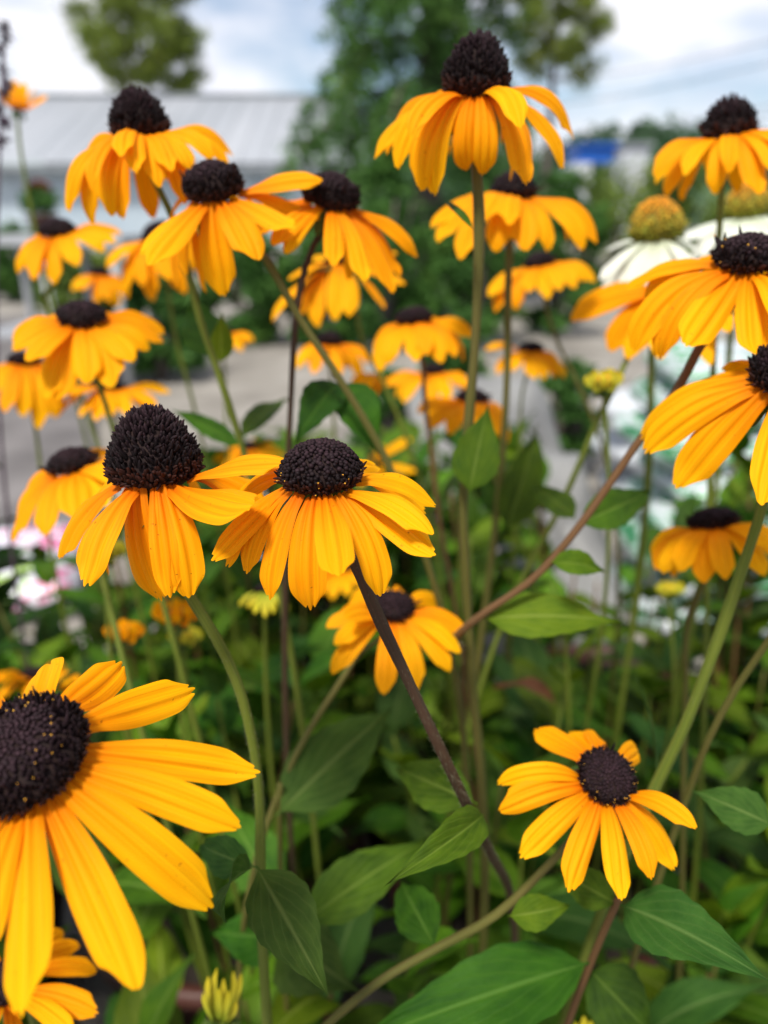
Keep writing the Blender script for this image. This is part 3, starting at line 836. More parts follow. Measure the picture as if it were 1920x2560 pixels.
def petal(parent, C, fr, R, phi, e0, Lp, bend, wid, seed, near, m, arch=0.35, twist=None, rbase=0.8, zoff=0.0, name='petal', notch=1.0, g=1.15):
    r = np.random.default_rng(seed)
    e1, e2, n = fr
    nu, nv = (21, 28) if near else (11, 14)
    a, b = curve_ab(np.array([e0]), bend, g); a, b = a[0], b[0]
    sv = np.linspace(0, 1, nv)
    rd = math.cos(phi) * e1 + math.sin(phi) * e2
    az = np.cross(n, rd)
    if twist is None:
        # petals roll a little so that their upper face turns partly towards the camera
        tm = np.radians(e0) - np.radians(bend) * 0.5
        nm = -math.sin(tm) * rd + math.cos(tm) * n
        vv = unit(np.array([0.0, -1.0, 0.45]))
        a_, b_ = nm @ vv, -(az @ vv)
        want = math.degrees(math.atan2(b_, a_))
        twist = max(-58, min(58, want * 0.5)) if a_ > -0.35 else 0.0
        twist += r.normal() * 7
    tw = twist
    lat = r.normal() * (0.02 if near else 0.045)
    th = np.radians(e0) - np.radians(bend) * SS ** g
    V, U = [], []
    wphase = r.random() * 6.28; wamp = 0.018 * r.uniform(0.3, 1.3)
    nt = r.uniform(0.25, 0.40); ndeep = notch * r.uniform(0.008, 0.045); asym = r.normal() * 0.025
    half = Lp * wid / 2
    ar = arch * r.uniform(0.6, 1.3)
    tipcurl = r.normal() * 0.25
    us = np.linspace(-1, 1, nu)
    for s in sv:
        if s < 0.6: w = WB + (1 - WB) * math.sin(math.pi / 2 * (s / 0.6)) ** 1.15
        else: w = 1 - 0.54 * ((s - 0.6) / 0.4) ** 3.4
        k = smooth01((s - 0.75) / 0.25)
        for u in us:
            se = s - k * (0.075 * u * u + ndeep * (math.exp(-((u - nt) / 0.16) ** 2) + math.exp(-((u + nt) / 0.16) ** 2)) + asym * u)
            aa = np.interp(se, SS, a) * Lp; bb_ = np.interp(se, SS, b) * Lp
            tt = np.interp(se, SS, th)
            tang = math.cos(tt) * rd + math.sin(tt) * n
            nor = -math.sin(tt) * rd + math.cos(tt) * n
            c = C + rd * (R * rbase + aa) + n * (zoff + bb_) + az * (lat * Lp * s * s)
            ta = rad(tw) * smooth01(s / 0.5)
            sd = math.cos(ta) * az + math.sin(ta) * nor
            nr = -math.sin(ta) * az + math.cos(ta) * nor
            x = half * w * u
            arc = (ar + (0.12 if near else 0)) * (0.5 + 0.5 * (1 - s)) + 0.25 * (1 - smooth01(s / 0.18))
            z = -half * w * arc * (u * u)
            z += -half * 0.23 * (math.exp(-((abs(u) - 0.34) / 0.13) ** 2)) * (1 - 0.5 * k)
            z += Lp * wamp * math.sin(9 * s + wphase + 1.5 * u) * u * s
            z += half * tipcurl * k * (s - 0.75) * 2.0
            V.append(c + sd * x + nr * z); U.append(((u + 1) / 2, s))
    o = mobj(name, np.array(V), grid_faces(nu, nv), m, parent, np.array(U))
    return o
def smooth01(x):
    x = min(1, max(0, x)); return x * x * (3 - 2 * x)

def stem_path(C, n, path, Y0, root):
    P = [C, C - n * 0.006]
    for p in path:
        Y = Y0 + (p[2] if len(p) > 2 else 0.0)
        P.append(at_y(p[0], p[1], Y))
    return P
def flower(key, label, C, R, a, t, Rm, h, prof, tips, stem, L0=2.7, bend=45, e0d=-5, wid=0.31, stem_m='stem_green', stem_r=0.0014, nfl=None, spiky=0.25, pollen=0.0,
           kind='rud', fill=True, root_dx=0.0, root_dy=0.04, sepals=True, cat='flower', pm='petal', name='black_eyed_susan', group='black eyed susans', rbase=0.8, disc_on=True, notch=1.0, arch=0.35, seed=None):
    d = Rm * FPX / R
    Cw = at(C[0], C[1], d)
    fr, v = frame(Cw, a, t)
    n = fr[2]
    sd = (hash_str(key) if seed is None else seed)
    r = np.random.default_rng(sd)
    near = d < 0.30
    # stem
    pts = [Cw + n * 0.0, Cw - n * max(0.006, 0.5 * Rm)]
    Y0 = Cw[1]
    for p in stem:
        pts.append(at_y(p[0], p[1], Y0 + (p[2] if len(p) > 2 else 0.0)))
    last = pts[-1]
    dirn = unit(pts[-1] - pts[-2]) if len(stem) else unit(-n + [0, 0, -1.0])
    rootp = np.array([last[0] + 0.25 * dirn[0] * min(0.3, last[2]) + root_dx, last[1] + root_dy, 0.10])
    rootp = snap(rootp)[0]
    if last[2] > 0.26:
        pts.append(last * 0.5 + rootp * 0.5 + np.array([dirn[0], dirn[1], 0]) * 0.12 * (last[2] - rootp[2]))
    pts.append(rootp)
    T = thing(name, rootp, label, cat, group)
    npt = 14 + 6 * len(pts)
    cp = catmull(pts, npt)
    wob = 1 + 0.07 * np.interp(np.arange(npt), np.arange(0, npt + 3, 3), r.normal(size=len(np.arange(0, npt + 3, 3))))
    V, F, u = tube(cp, stem_r * np.linspace(1.0, 1.35, npt) * wob, 12 if near else 8, 0.07, 5)
    so = mobj('stem', V, F, M[stem_m], T, u)
    if d < 0.30 and cat == 'flower':
        hair(so, cp, stem_r, r)
    if disc_on:
        disc(T, Cw, fr, Rm, h * Rm, prof, nfl or (520 if d < 0.21 else 340 if near else 150), near, kind, spiky, pollen, sd)
    Lm = L0 * Rm
    sol = []; sole = []
    for i, tp in enumerate(tips):
        opt = tp[2] if len(tp) > 2 else {}
        if isinstance(opt, str): opt = {'s': opt}
        phi, e0, Lp, bd = solve(Cw, fr, v, Rm, Lm, tp[:2], opt.get('bend', bend), opt.get('e', e0d), opt.get('s', 'f' if t < 38 else 'n'), rbase, opt.get('m'))
        sol.append(phi); sole.append((phi, e0, Lp, bd))
        petal(T, Cw, fr, Rm, phi, e0, Lp, bd, opt.get('w', wid) * WF.get(key, .80) * Lm / Lp * (0.65 + 0.35 * Lp / Lm), sd + i, near, M[pm], arch, opt.get('tw'), rbase, -0.03 * Rm + 0.04 * Rm * (i % 2), notch=notch)
    if fill and sol:
        ps = np.sort(np.mod(sol, 2 * np.pi)); k = 0
        for i in range(len(ps)):
            p0 = ps[i]; p1 = ps[(i + 1) % len(ps)] + (2 * np.pi if i == len(ps) - 1 else 0)
            gap = p1 - p0
            m = int(gap / rad(31)) - (1 if gap < rad(31) else 0)
            for j in range(1, max(0, m) + 1 if gap > rad(46) else 1):
                ph = p0 + gap * j / (m + 1)
                rdv = math.cos(ph) * fr[0] + math.sin(ph) * fr[1]
                q = proj(Cw + rdv * Lm)
                if rdv @ v < 0.05 - (0.3 if t > 38 else 0) or q[0] < -20 or q[0] > 1940:
                    pass
                elif key in 'ABCDRT' or t > 38 or kind != 'rud' or cat != 'flower':
                    continue
                else:
                    near_e = min(sole, key=lambda z: abs((z[0] - ph + math.pi) % (2 * math.pi) - math.pi))
                    petal(T, Cw, fr, Rm, ph, near_e[1] - 4, min(near_e[2], Lm) * r.uniform(0.85, 0.95), near_e[3] + 6, wid * 0.8, sd + 60 + k, near, M[pm], arch, None, rbase, -0.06 * Rm, notch=notch); k += 1
                    continue
                if True:
                    petal(T, Cw, fr, Rm, ph, e0d + r.normal() * 6 - 6, Lm * r.uniform(0.82, 0.98), bend + 8, wid, sd + 60 + k, near, M[pm], arch, None, rbase, 0.0, notch=notch); k += 1
    if sepals:
        ns = 9
        for k in range(ns):
            petal(T, Cw - n * 0.16 * Rm, fr, Rm * 0.62, k * 6.283 / ns + r.normal() * 0.1, (5 if key == 'MM' else -52 if key not in 'TQ' else -38 if key == 'T' else -12) + r.normal() * 10, Rm * r.uniform(0.8, 1.15) * (1.4 if key in 'TQ' else 1), 40, 0.36, sd + 90 + k, False, M['sepal'], 0.4, None, 0.7, 0, 'sepal', notch=0)
    return T, Cw
WF = {'A': .82, 'C': .68, 'D': .84, 'B': .90, 'R': .86, 'T': .88, 'G': .92, 'W': .92, 'S': .9, 'Z': .9, 'EC1': .8, 'EC2': .8}
def hair(parent, path, sr, r, n=4200):
    k = r.integers(0, len(path) - 1, n); f = r.random((n, 1))
    P = path[k] * (1 - f) + path[k + 1] * f
    tg = path[k + 1] - path[k]; tg /= np.linalg.norm(tg, axis=1)[:, None] + 1e-9
    dv = r.normal(size=(n, 3)); dv -= (dv * tg).sum(1)[:, None] * tg; dv /= np.linalg.norm(dv, axis=1)[:, None]
    sdv = np.cross(dv, tg) * 0.000022
    ln = r.uniform(0.0004, 0.0010, (n, 1))
    B = P + dv * sr * 1.0
    tip = B + dv * ln + tg * ln * r.normal(size=(n, 1)) * 0.4
    V = np.stack([B - sdv, B + sdv, tip], 1).reshape(-1, 3)
    o = mobj('hairs', V, np.arange(3 * n).reshape(n, 3), M['hair'], parent, None, False); o['kind'] = 'stuff'
def hash_str(s):
    hsh = 0
    for ch in s: hsh = (hsh * 131 + ord(ch)) % 100003
    return hsh

FL = {}
def fl(key, *args, **kw):
    FL[key] = flower(key, *args, **kw)

fl('A', 'yellow flower with pebbly purple brown dome and thick dark stem, in sharp focus', (803, 1206), 102, -4, 20, .00975, 1.06, 'dome',
   [(528, 1395, {'m': (610, 1313)}), (568, 1418, 'b'), (612, 1430, {'s': 'b', 'm': (633, 1343)}), (665, 1500, {'m': (687, 1370)}), (773, 1523, {'w': .38, 'm': (767, 1383)}), (857, 1445, {'w': .34, 'm': (828, 1333)}), (948, 1490, {'m': (920, 1350)}), (1088, 1388, {'w': .36, 'm': (977, 1303)}), (1078, 1335, {'w': .3, 'm': (983, 1257)}), (1062, 1290, {'s': 'n', 'm': (973, 1212)}), (945, 1172, 'b'), (600, 1252, 'b')],
   [(868, 1370), (900, 1435), (935, 1520), (1010, 1680), (1085, 1840), (1165, 2010, .01), (1225, 2130, .04), (1275, 2235, .08)], L0=2.95, wid=.31, stem_m='stem_brown', stem_r=.00150, nfl=640, spiky=.27, pollen=.2, e0d=2, bend=55)
fl('B', 'yellow flower with the tallest blackest bristly cone, left of the dome centred one', (392, 1196), 112, -8, 10, .0116, 1.56, 'cone',
   [(216, 1462, {'m': (247, 1320)}), (197, 1325, 'b'), (270, 1437, {'s': 'b', 'w': .16}), (405, 1506, {'w': .36, 'm': (347, 1367)}), (436, 1488, {'w': .28, 'm': (399, 1350)}), (470, 1500, {'w': .36, 'm': (443, 1353)}), (632, 1262, {'w': .42, 'm': (517, 1247)}), (716, 1155, {'s': 'n', 'w': .3, 'e': 15, 'm': (593, 1160)}), (655, 1225, {'s': 'b', 'm': (567, 1200)})],
   [(455, 1440), (480, 1500), (520, 1560), (590, 1700), (630, 1850), (648, 2000), (650, 2170)], L0=2.7, wid=.35, stem_m='stem_green', stem_r=.0015, nfl=900, spiky=2.0, e0d=-8, bend=45)
fl('C', 'largest wide open yellow flower with black disc dotted with pollen, cut by the frame edge', (78, 1897), 155, -40, 48, .0122, .72, 'dome',
   [(108, 1654, {'w': .54, 'm': (90, 1705)}), (312, 1648, {'w': .42, 'm': (235, 1720)}), (488, 1718, {'w': .40, 'm': (345, 1765)}), (652, 1925, {'m': (430, 1895)}), (601, 2070, {'m': (400, 1990)}), (535, 2262, {'w': .38, 'm': (360, 2130)}), (318, 2478, {'w': .36, 'm': (230, 2225)}), (58, 2550, {'w': .36, 'm': (60, 2250)}), (-70, 2440)],
   [(60, 2150, .05), (90, 2560, .08)], L0=2.75, wid=.33, nfl=950, spiky=.74, pollen=.16, e0d=4, bend=38, stem_r=.0016)
fl('D', 'open yellow flower with smooth purple dome low among the leaves', (1513, 1945), 72, 35, 58, .0086, .62, 'dome',
   [(1337, 1816, {'w': .40, 'm': (1400, 1853)}), (1428, 1828, {'m': (1447, 1857)}), (1467, 1822, {'w': .32, 'm': (1497, 1850)}), (1602, 1877, {'w': .36, 'm': (1567, 1877)}), (1246, 1965, {'w': .26, 'm': (1357, 1910)}), (1243, 2025, {'w': .36, 'm': (1353, 1967)}), (1300, 2143, {'w': .36, 'm': (1387, 2050)}), (1417, 2232, {'w': .36, 'm': (1453, 2100)}), (1543, 2250, {'w': .34, 'm': (1540, 2110)}), (1633, 2202, {'w': .3, 'm': (1597, 2090)}), (1677, 2172, {'w': .34, 'm': (1643, 2070)}), (1738, 2072, {'w': .28, 'm': (1650, 1997)})],
   [(1420, 2110, .02), (1340, 2195, .01), (1250, 2280), (1085, 2375), (970, 2440), (860, 2525)], L0=2.9, stem_m='stem_olive', stem_r=.00125, spiky=.5, pollen=.45, e0d=-4, bend=42, nfl=420, fill=False)
fl('E', 'tall yellow flower with pointed maroon cone, highest of all on an upright stem', (1190, 228), 80, 2, 4, .0105, 1.5, 'cone',
   [(935, 397, {'m': (1010, 290)}), (967, 390, 'b'), (1023, 337, {'bend': 80}), (997, 425), (1047, 477), (1090, 488, {'m': (1087, 343)}), (1130, 390, 'b'), (1183, 373, {'bend': 75, 'm': (1153, 310)}), (1207, 443, {'m': (1220, 327)}), (1307, 462, {'w': .37, 'm': (1290, 333)}), (1270, 447, 'b'), (1303, 322, {'bend': 85}), (1410, 418, {'m': (1367, 310)}), (1437, 353, 'b')],
   [(1190, 400), (1197, 520), (1195, 700), (1188, 850), (1172, 1050), (1158, 1250), (1165, 1450), (1180, 1700), (1200, 1900)], L0=3.0, stem_m='stem_olive', stem_r=.0017, spiky=2, e0d=5, bend=85, nfl=420)
fl('F', 'drooping yellow flower with tall maroon cone against the grey roof', (353, 335), 69, -11, 3, .0102, 1.4, 'cone',
   [(177, 530), (228, 480, {'w': .22}), (235, 560), (273, 543), (310, 545), (340, 437, {'bend': 95}), (297, 392, {'bend': 90}), (383, 553, 'b'), (427, 433, {'bend': 80}), (398, 470), (463, 510), (533, 402), (583, 393, 'b'), (483, 430)],
   [(400, 480), (430, 540), (470, 680), (500, 800), (545, 930), (600, 1100)], L0=3.0, bend=85, e0d=0, stem_m='stem_green', stem_r=.0013, spiky=2)
fl('G', 'yellow flower with squat dark dome and one petal raised across its neighbour', (538, 487), 72, -14, 12, .0100, 1.1, 'dome',
   [(366, 660, {'w': .38, 'm': (450, 567)}), (563, 742, {'w': .40, 'm': (537, 623)}), (638, 645, {'w': .42, 'm': (587, 557)}), (523, 733, 'b'), (735, 573, {'w': .38, 'm': (660, 527)}), (797, 553, {'s': 'n', 'm': (723, 507)}), (808, 440, {'s': 'n', 'e': 18, 'w': .34, 'm': (710, 447)}), (682, 580, 'b'), (440, 720, 'b')],
   [(645, 622), (745, 790), (850, 950), (955, 1130), (1005, 1240)], L0=2.9, bend=50, stem_m='stem_olive', stem_r=.0013, spiky=.6)
fl('H', 'yellow flower with dark domed cone touched by the raised petal of its neighbour', (825, 507), 70, 9, 12, .0104, 1.0, 'dome',
   [(683, 613), (707, 630), (833, 668, {'w': .3}), (910, 710, {'w': .34}), (977, 734), (1050, 643), (993, 693, 'b'), (870, 700, 'b')],
   [(785, 610), (750, 720), (735, 850), (727, 1000), (720, 1150), (712, 1500)], L0=3.0, bend=40, e0d=-15, stem_m='stem_brown', stem_r=.0012, spiky=.6)
fl('I', 'yellow flower with maroon cone above the white coneflowers and the hill', (1824, 335), 59, 0, 3, .0100, 1.3, 'cone',
   [(1630, 437), (1643, 463, 'b'), (1672, 490), (1720, 500, 'b'), (1794, 487, {'bend': 95}), (1890, 490, {'w': .4}), (1840, 480, 'b'), (1940, 433), (1985, 400), (1955, 475, 'b'), (1830, 430, {'bend': 90})],
   [(1806, 460), (1800, 560), (1792, 700), (1784, 900)], L0=3.2, bend=75, e0d=2, stem_r=.0013, spiky=2)
fl('J', 'yellow flower half hidden under the tallest flower, its cone behind the petals', (1283, 490), 53, 3, 5, .0100, 1.05, 'dome',
   [(1080, 572), (1097, 608), (1143, 647), (1243, 633, {'w': .4}), (1267, 567, {'bend': 90}), (1313, 627, {'w': .5}), (1380, 600, 'b'), (1457, 627), (1487, 612), (1213, 550)],
   [(1276, 590), (1270, 700), (1268, 900), (1262, 1050), (1245, 1250), (1225, 1420)], L0=3.6, bend=75, e0d=2, wid=.36, stem_m='stem_olive', stem_r=.0018)
fl('K', 'small blurred yellow flower below the half hidden one, right of the upright stems', (1350, 662), 36, -7, 6, .0095, .85, 'dome',
   [(1223, 743), (1240, 780), (1290, 775), (1320, 735), (1370, 747), (1403, 727), (1437, 720), (1483, 710)],
   [(1362, 750), (1400, 870), (1450, 970), (1490, 1070)], L0=3.3, bend=70, wid=.4, stem_m='stem_olive', stem_r=.0013)
fl('L', 'yellow flower with flat maroon cone just left of the tall upright stem', (1037, 802), 44, -7, 8, .0095, .75, 'dome',
   [(947, 927), (973, 910), (1037, 907), (1070, 887, {'bend': 80}), (1107, 907), (1163, 907, {'s': 'b', 'w': .2}), (1180, 847)],
   [(1055, 900), (1062, 1000), (1080, 1150), (1095, 1280), (1125, 1450)], L0=3.2, bend=65, wid=.4, stem_m='stem_red', stem_r=.0012)
fl('M', 'small yellow flower in front of the pale gravel between crossing stems', (822, 858), 30, 0, 6, .0088, 1.0, 'dome',
   [(743, 920), (783, 937), (847, 942), (900, 947), (923, 907)], [(830, 960), (835, 1100)], L0=3.3, bend=65, wid=.4, stem_r=.0012)
fl('N', 'small yellow flower tucked directly beneath the flat maroon coned one', (1083, 932), 27, 2, 6, .0085, .9, 'dome',
   [(963, 967), (1010, 1007), (1080, 1012), (1117, 1002), (1162, 967)], [(1085, 1030), (1090, 1150)], L0=4.0, bend=60, wid=.4, stem_r=.0012)
fl('O', 'small yellow flower crossed by the tall upright stem above a broad leaf', (1180, 1000), 38, 3, 8, .0095, .7, 'dome',
   [(1045, 1030), (1077, 1073), (1123, 1085), (1167, 1067), (1233, 1100), (1266, 1112)], [(1170, 1100), (1160, 1250)], L0=3.3, bend=60, wid=.42, stem_r=.0012)
fl('P', 'smallest blurred yellow flower, right of the second upright stem', (1328, 875), 29, 0, 6, .0083, .7, 'dome',
   [(1213, 873), (1243, 937), (1327, 947, {'w': .5}), (1363, 950), (1410, 947), (1285, 930)], [(1310, 960), (1300, 1150)], L0=3.3, bend=75, wid=.4, stem_r=.0011)
fl('Q', 'yellow flower seen from behind with its green calyx showing', (842, 668), 35, 0, -22, .0085, .7, 'dome',
   [(680, 807), (757, 790), (797, 818), (840, 805), (880, 793), (960, 775), (1013, 713), (993, 637, 'b'), (783, 640, 'b'), (730, 700)],
   [(868, 710), (905, 850), (960, 960), (1010, 1080)], L0=4.0, bend=45, e0d=-5, wid=.36, stem_m='stem_green', stem_r=.0012, fill=False)
fl('R', 'yellow flower with bristly dark cone in front of the white coneflowers, reddish stem', (1870, 660), 83, 10, 16, .0105, .85, 'dome',
   [(1567, 712, {'s': 'b', 'm': (1660, 663)}), (1607, 748, {'s': 'n', 'bend': 75, 'm': (1667, 687)}), (1587, 882, {'m': (1667, 733)}), (1653, 907, {'m': (1703, 750)}), (1717, 865, {'w': .40, 'm': (1770, 777)}), (1902, 895, {'w': .4, 'm': (1887, 783)}), (1990, 860)],
   [(1760, 850), (1690, 980), (1600, 1100), (1510, 1230), (1430, 1340), (1330, 1450), (1215, 1530), (1165, 1640, .08), (1160, 1800, .16)], L0=3.3, bend=50, stem_m='stem_red', stem_r=.0014, spiky=.62, pollen=.1, e0d=-2)
fl('S', 'yellow flower mostly hidden behind the bristly coned one by the coneflowers', (1712, 712), 50, -12, 10, .0095, .45, 'dome',
   [(1417, 800, {'s': 'n', 'w': .36}), (1524, 883, {'w': .36}), (1580, 900), (1827, 833), (1780, 913, {'w': .2}), (1660, 900)],
   [(1580, 880, .02), (1540, 960), (1490, 1060), (1440, 1180), (1390, 1290), (1330, 1400)], L0=5.2, bend=50, wid=.30, stem_m='stem_green', stem_r=.0014)
fl('T', 'yellow flower at the frame edge with long swept petals and thick ribbed stem', (1962, 958), 92, 25, 28, .0105, 1.0, 'dome',
   [(1680, 1007, {'s': 'n', 'm': (1784, 963)}), (1600, 1100, {'s': 'n', 'm': (1687, 1013)}), (1614, 1134, {'m': (1734, 1027)}), (1695, 1218, {'w': .36, 'm': (1784, 1110)}), (1907, 1262), (2010, 1290)],
   [(1905, 1270), (1860, 1410), (1780, 1640), (1710, 1820), (1640, 1965)], L0=3.6, bend=42, e0d=0, wid=.30, stem_m='stem_green', stem_r=.00175, spiky=2, nfl=420)
fl('U', 'yellow flower with flat dark cone crossed by the thick ribbed stem', (1785, 1312), 57, -6, 8, .0095, .72, 'dome',
   [(1664, 1433), (1704, 1433), (1764, 1457, {'w': .42}), (1820, 1450, {'w': .4}), (1914, 1440), (1938, 1367), (1687, 1443, 'b')],
   [(1760, 1460), (1720, 1560), (1715, 1700)], L0=3.0, bend=60, wid=.40, stem_m='stem_olive', stem_r=.0012, spiky=.5)
fl('V', 'yellow flower behind the thick dark stem, below the sharp one', (978, 1523), 54, 5, 36, .0086, .65, 'dome',
   [(862, 1545), (838, 1615), (835, 1687), (963, 1740, {'w': .38}), (1047, 1725), (1123, 1685), (1155, 1630), (1163, 1580), (1103, 1508, 'n')],
   [(883, 1653, .02), (843, 1717, .01), (795, 1790)], L0=3.0, bend=50, e0d=0, wid=.36, stem_m='stem_olive', stem_r=.0012, spiky=.4, pollen=.2)
fl('W', 'yellow flower with smooth dark dome above a drooping pale lit neighbour', (205, 798), 55, -6, 22, .0095, .75, 'dome',
   [(73, 905, {'w': .38}), (125, 1000, {'w': .4}), (150, 1002), (290, 968, {'w': .45}), (328, 905, {'w': .38}), (410, 855), (408, 830, 'n'), (215, 960, {'w': .45})],
   [(260, 1000, .02), (300, 1130)], L0=3.2, bend=45, wid=.4, stem_r=.0012)
fl('X', 'yellow flower partly hidden under the smooth domed one, over gravel', (60, 905), 36, -5, 8, .0092, .7, 'dome',
   [(20, 1030, {'w': .4}), (62, 1045), (105, 1072), (135, 1050), (175, 990), (150, 1040)], [(90, 1080), (110, 1250)], L0=3.5, bend=55, wid=.4, stem_r=.0012)
fl('Y', 'yellow flower with flattened cone just above the tall black cone', (270, 968), 37, 2, 8, .0095, .5, 'dome',
   [(187, 987), (207, 1043), (233, 1052), (273, 1047, {'w': .4}), (327, 1042), (390, 1022), (427, 980)], [(300, 1060), (330, 1160)], L0=3.6, bend=50, stem_m='stem_red', stem_r=.0012)
fl('Z', 'yellow flower tilted left with brown cone, left of the tall black cone', (183, 1168), 58, -17, 12, .0098, .8, 'dome',
   [(37, 1352, {'w': .34}), (104, 1343), (200, 1293, {'w': .44}), (270, 1265, {'w': .4}), (292, 1130, 'b'), (305, 1200)], [(230, 1330, .03), (270, 1500)], L0=3.2, bend=50, wid=.36, stem_r=.0012)
fl('AA', 'yellow flower with tilted maroon cone in front of the steel bench', (143, 582), 41, -14, 10, .0095, .8, 'dome',
   [(67, 697), (90, 703), (133, 710), (190, 667, {'w': .42}), (260, 623, {'w': .4}), (293, 607), (303, 583, 'n')], [(150, 690), (110, 740), (135, 810), (170, 900)], L0=3.3, bend=55, wid=.38, stem_r=.0013)
fl('BB', 'yellow flower overlapped by the flower with the raised petal', (392, 583), 36, -35, 6, .0095, .7, 'dome',
   [(263, 668, {'w': .4}), (312, 732), (390, 752, {'w': .45}), (470, 733), (350, 720), (430, 700)], [(420, 720), (440, 850), (470, 960)], L0=3.8, bend=55, wid=.38, stem_r=.0012)
fl('CC', 'tiny blurred yellow flower peeking below the overlapped flower', (247, 685), 22, -5, 6, .0085, .7, 'dome',
   [(205, 725), (240, 762), (290, 772), (270, 755), (318, 745)], [(255, 790), (270, 900)], L0=3.5, bend=55, wid=.42, stem_r=.0012)
fl('DD', 'tiny yellow flower behind the leafy stem over the gravel', (556, 832), 25, 0, 6, .0085, .8, 'dome',
   [(627, 848), (600, 880), (565, 895), (525, 880), (500, 850)], [(560, 900), (565, 1050)], L0=2.9, bend=60, wid=.42, stem_r=.0012)
fl('EE', 'sideways yellow flower with few petals right above the sharp dome', (930, 1150), 22, 55, 20, .0085, .6, 'dome',
   [(1033, 1093), (1042, 1182), (967, 1117), (960, 1210), (900, 1220)], [(915, 1250), (920, 1400)], L0=4.2, bend=30, wid=.28, e0d=5, stem_r=.0011, fill=False)
fl('FF', 'yellow flower behind the raised petal of the black coned one', (625, 1118), 22, -5, 15, .0085, .7, 'dome',
   [(533, 1148), (645, 1102, 'n'), (687, 1115, 'n'), (560, 1180), (620, 1200), (670, 1180)], [(625, 1230), (630, 1400)], L0=4.0, bend=40, e0d=5, stem_r=.0011)
fl('GG', 'yellow flower low under the largest flower, close to the opening bud', (14, 2462), 62, -15, 48, .0082, .6, 'dome',
   [(165, 2332, {'w': .26}), (197, 2368), (245, 2425), (245, 2535, {'w': .36}), (190, 2590), (60, 2700), (-60, 2640)], [(10, 2700)], L0=3.6, bend=35, wid=.28, stem_r=.0012)
fl('HH', 'blurred orange yellow flower hanging just under the sharp petals', (852, 1425), 28, 0, 6, .0088, .7, 'dome',
   [(800, 1485), (835, 1500), (870, 1490), (905, 1470), (780, 1450)], [(855, 1530), (860, 1650)], L0=3.0, bend=60, wid=.42, stem_r=.0012)
fl('II', 'blurred yellow flower behind the top petal of the largest flower', (90, 1690), 32, 0, 12, .0085, .7, 'dome',
   [(10, 1695), (168, 1668, 'n'), (172, 1705), (120, 1780), (60, 1780)], [(90, 1800), (95, 2000)], L0=3.0, bend=45, wid=.4, stem_r=.0012)
fl('KK', 'half open yellow flower with cupped petals pointing up, beside the dark twigs', (45, 272), 20, 2, 3, .0062, .4, 'dome',
   [(-8, 222, 'n'), (18, 207, 'n'), (38, 198, 'n'), (62, 205, 'n'), (92, 213, 'n'), (120, 243, {'s': 'n', 'bend': 30}), (5, 245), (70, 240)], [(46, 330), (60, 430), (85, 560), (112, 690), (140, 800)], L0=3.6, bend=15, e0d=55, wid=.40, stem_r=.0014, fill=False)
# white coneflowers
fl('EC1', 'white coneflower with orange green egg shaped cone, its petals fully drooping', (1642, 597), 62, 0, 4, .0135, 1.55, 'egg',
   [(1514, 628, 'b'), (1505, 702), (1530, 730), (1570, 745, {'w': .34}), (1630, 760, {'w': .36}), (1690, 745, {'w': .34}), (1742, 700), (1755, 645, 'b')],
   [(1640, 760), (1630, 900), (1625, 1100)], L0=2.9, bend=32, e0d=-32, wid=.22, pm='petal_white', kind='echi', name='white_coneflower', group='white coneflowers', stem_r=.002, nfl=420)
fl('EC2', 'white coneflower with orange cone directly under the maroon coned yellow flower', (1868, 540), 52, 2, 4, .0125, 1.5, 'egg',
   [(1714, 600, {'w': .34}), (1745, 645), (1800, 655, {'w': .36}), (1850, 660, {'w': .34}), (1905, 655), (1960, 640), (2000, 600)],
   [(1850, 640), (1830, 800), (1815, 1000)], L0=3.4, bend=32, e0d=-28, wid=.22, pm='petal_white', kind='echi', name='white_coneflower', group='white coneflowers', stem_r=.002, nfl=380)
# opening buds
fl('MM', 'opening bud with upright lime yellow petals low among dark leaves', (552, 2545), 34, 5, 12, .0050, .5, 'dome',
   [(520, 2440, 'n'), (541, 2420, 'n'), (562, 2445, 'n'), (583, 2428, 'n'), (598, 2432, 'n'), (508, 2480, 'n'), (590, 2500), (545, 2470), (570, 2475)], [(555, 2700)], L0=3.3, bend=-22, e0d=68, wid=.19, pm='petal_bud', name='flower_bud', group='flower buds', cat='bud', rbase=.8, stem_r=.0016, fill=False, arch=1.1)
fl('NN', 'opening bud with bright yellow tip rising at the bottom of the frame', (1462, 2640), 30, 0, 10, .0048, .5, 'dome',
   [(1445, 2555, 'n'), (1462, 2540, 'n'), (1478, 2550, 'n'), (1450, 2570), (1475, 2575)], [(1462, 2760)], L0=3.2, bend=-15, e0d=72, wid=.3, pm='petal_bud', name='flower_bud', group='flower buds', cat='bud', stem_r=.0016, fill=False, arch=1.1)
fl('OO', 'wilted bud with drooping lime yellow petals under the sharp flower', (662, 1478), 26, 0, 4, .0055, .6, 'dome',
   [(622, 1520), (640, 1535), (662, 1545), (685, 1535), (702, 1512)], [(662, 1600), (665, 1720)], L0=2.7, bend=50, e0d=-15, wid=.26, pm='petal_bud', name='flower_bud', group='flower buds', cat='bud', stem_r=.0012)
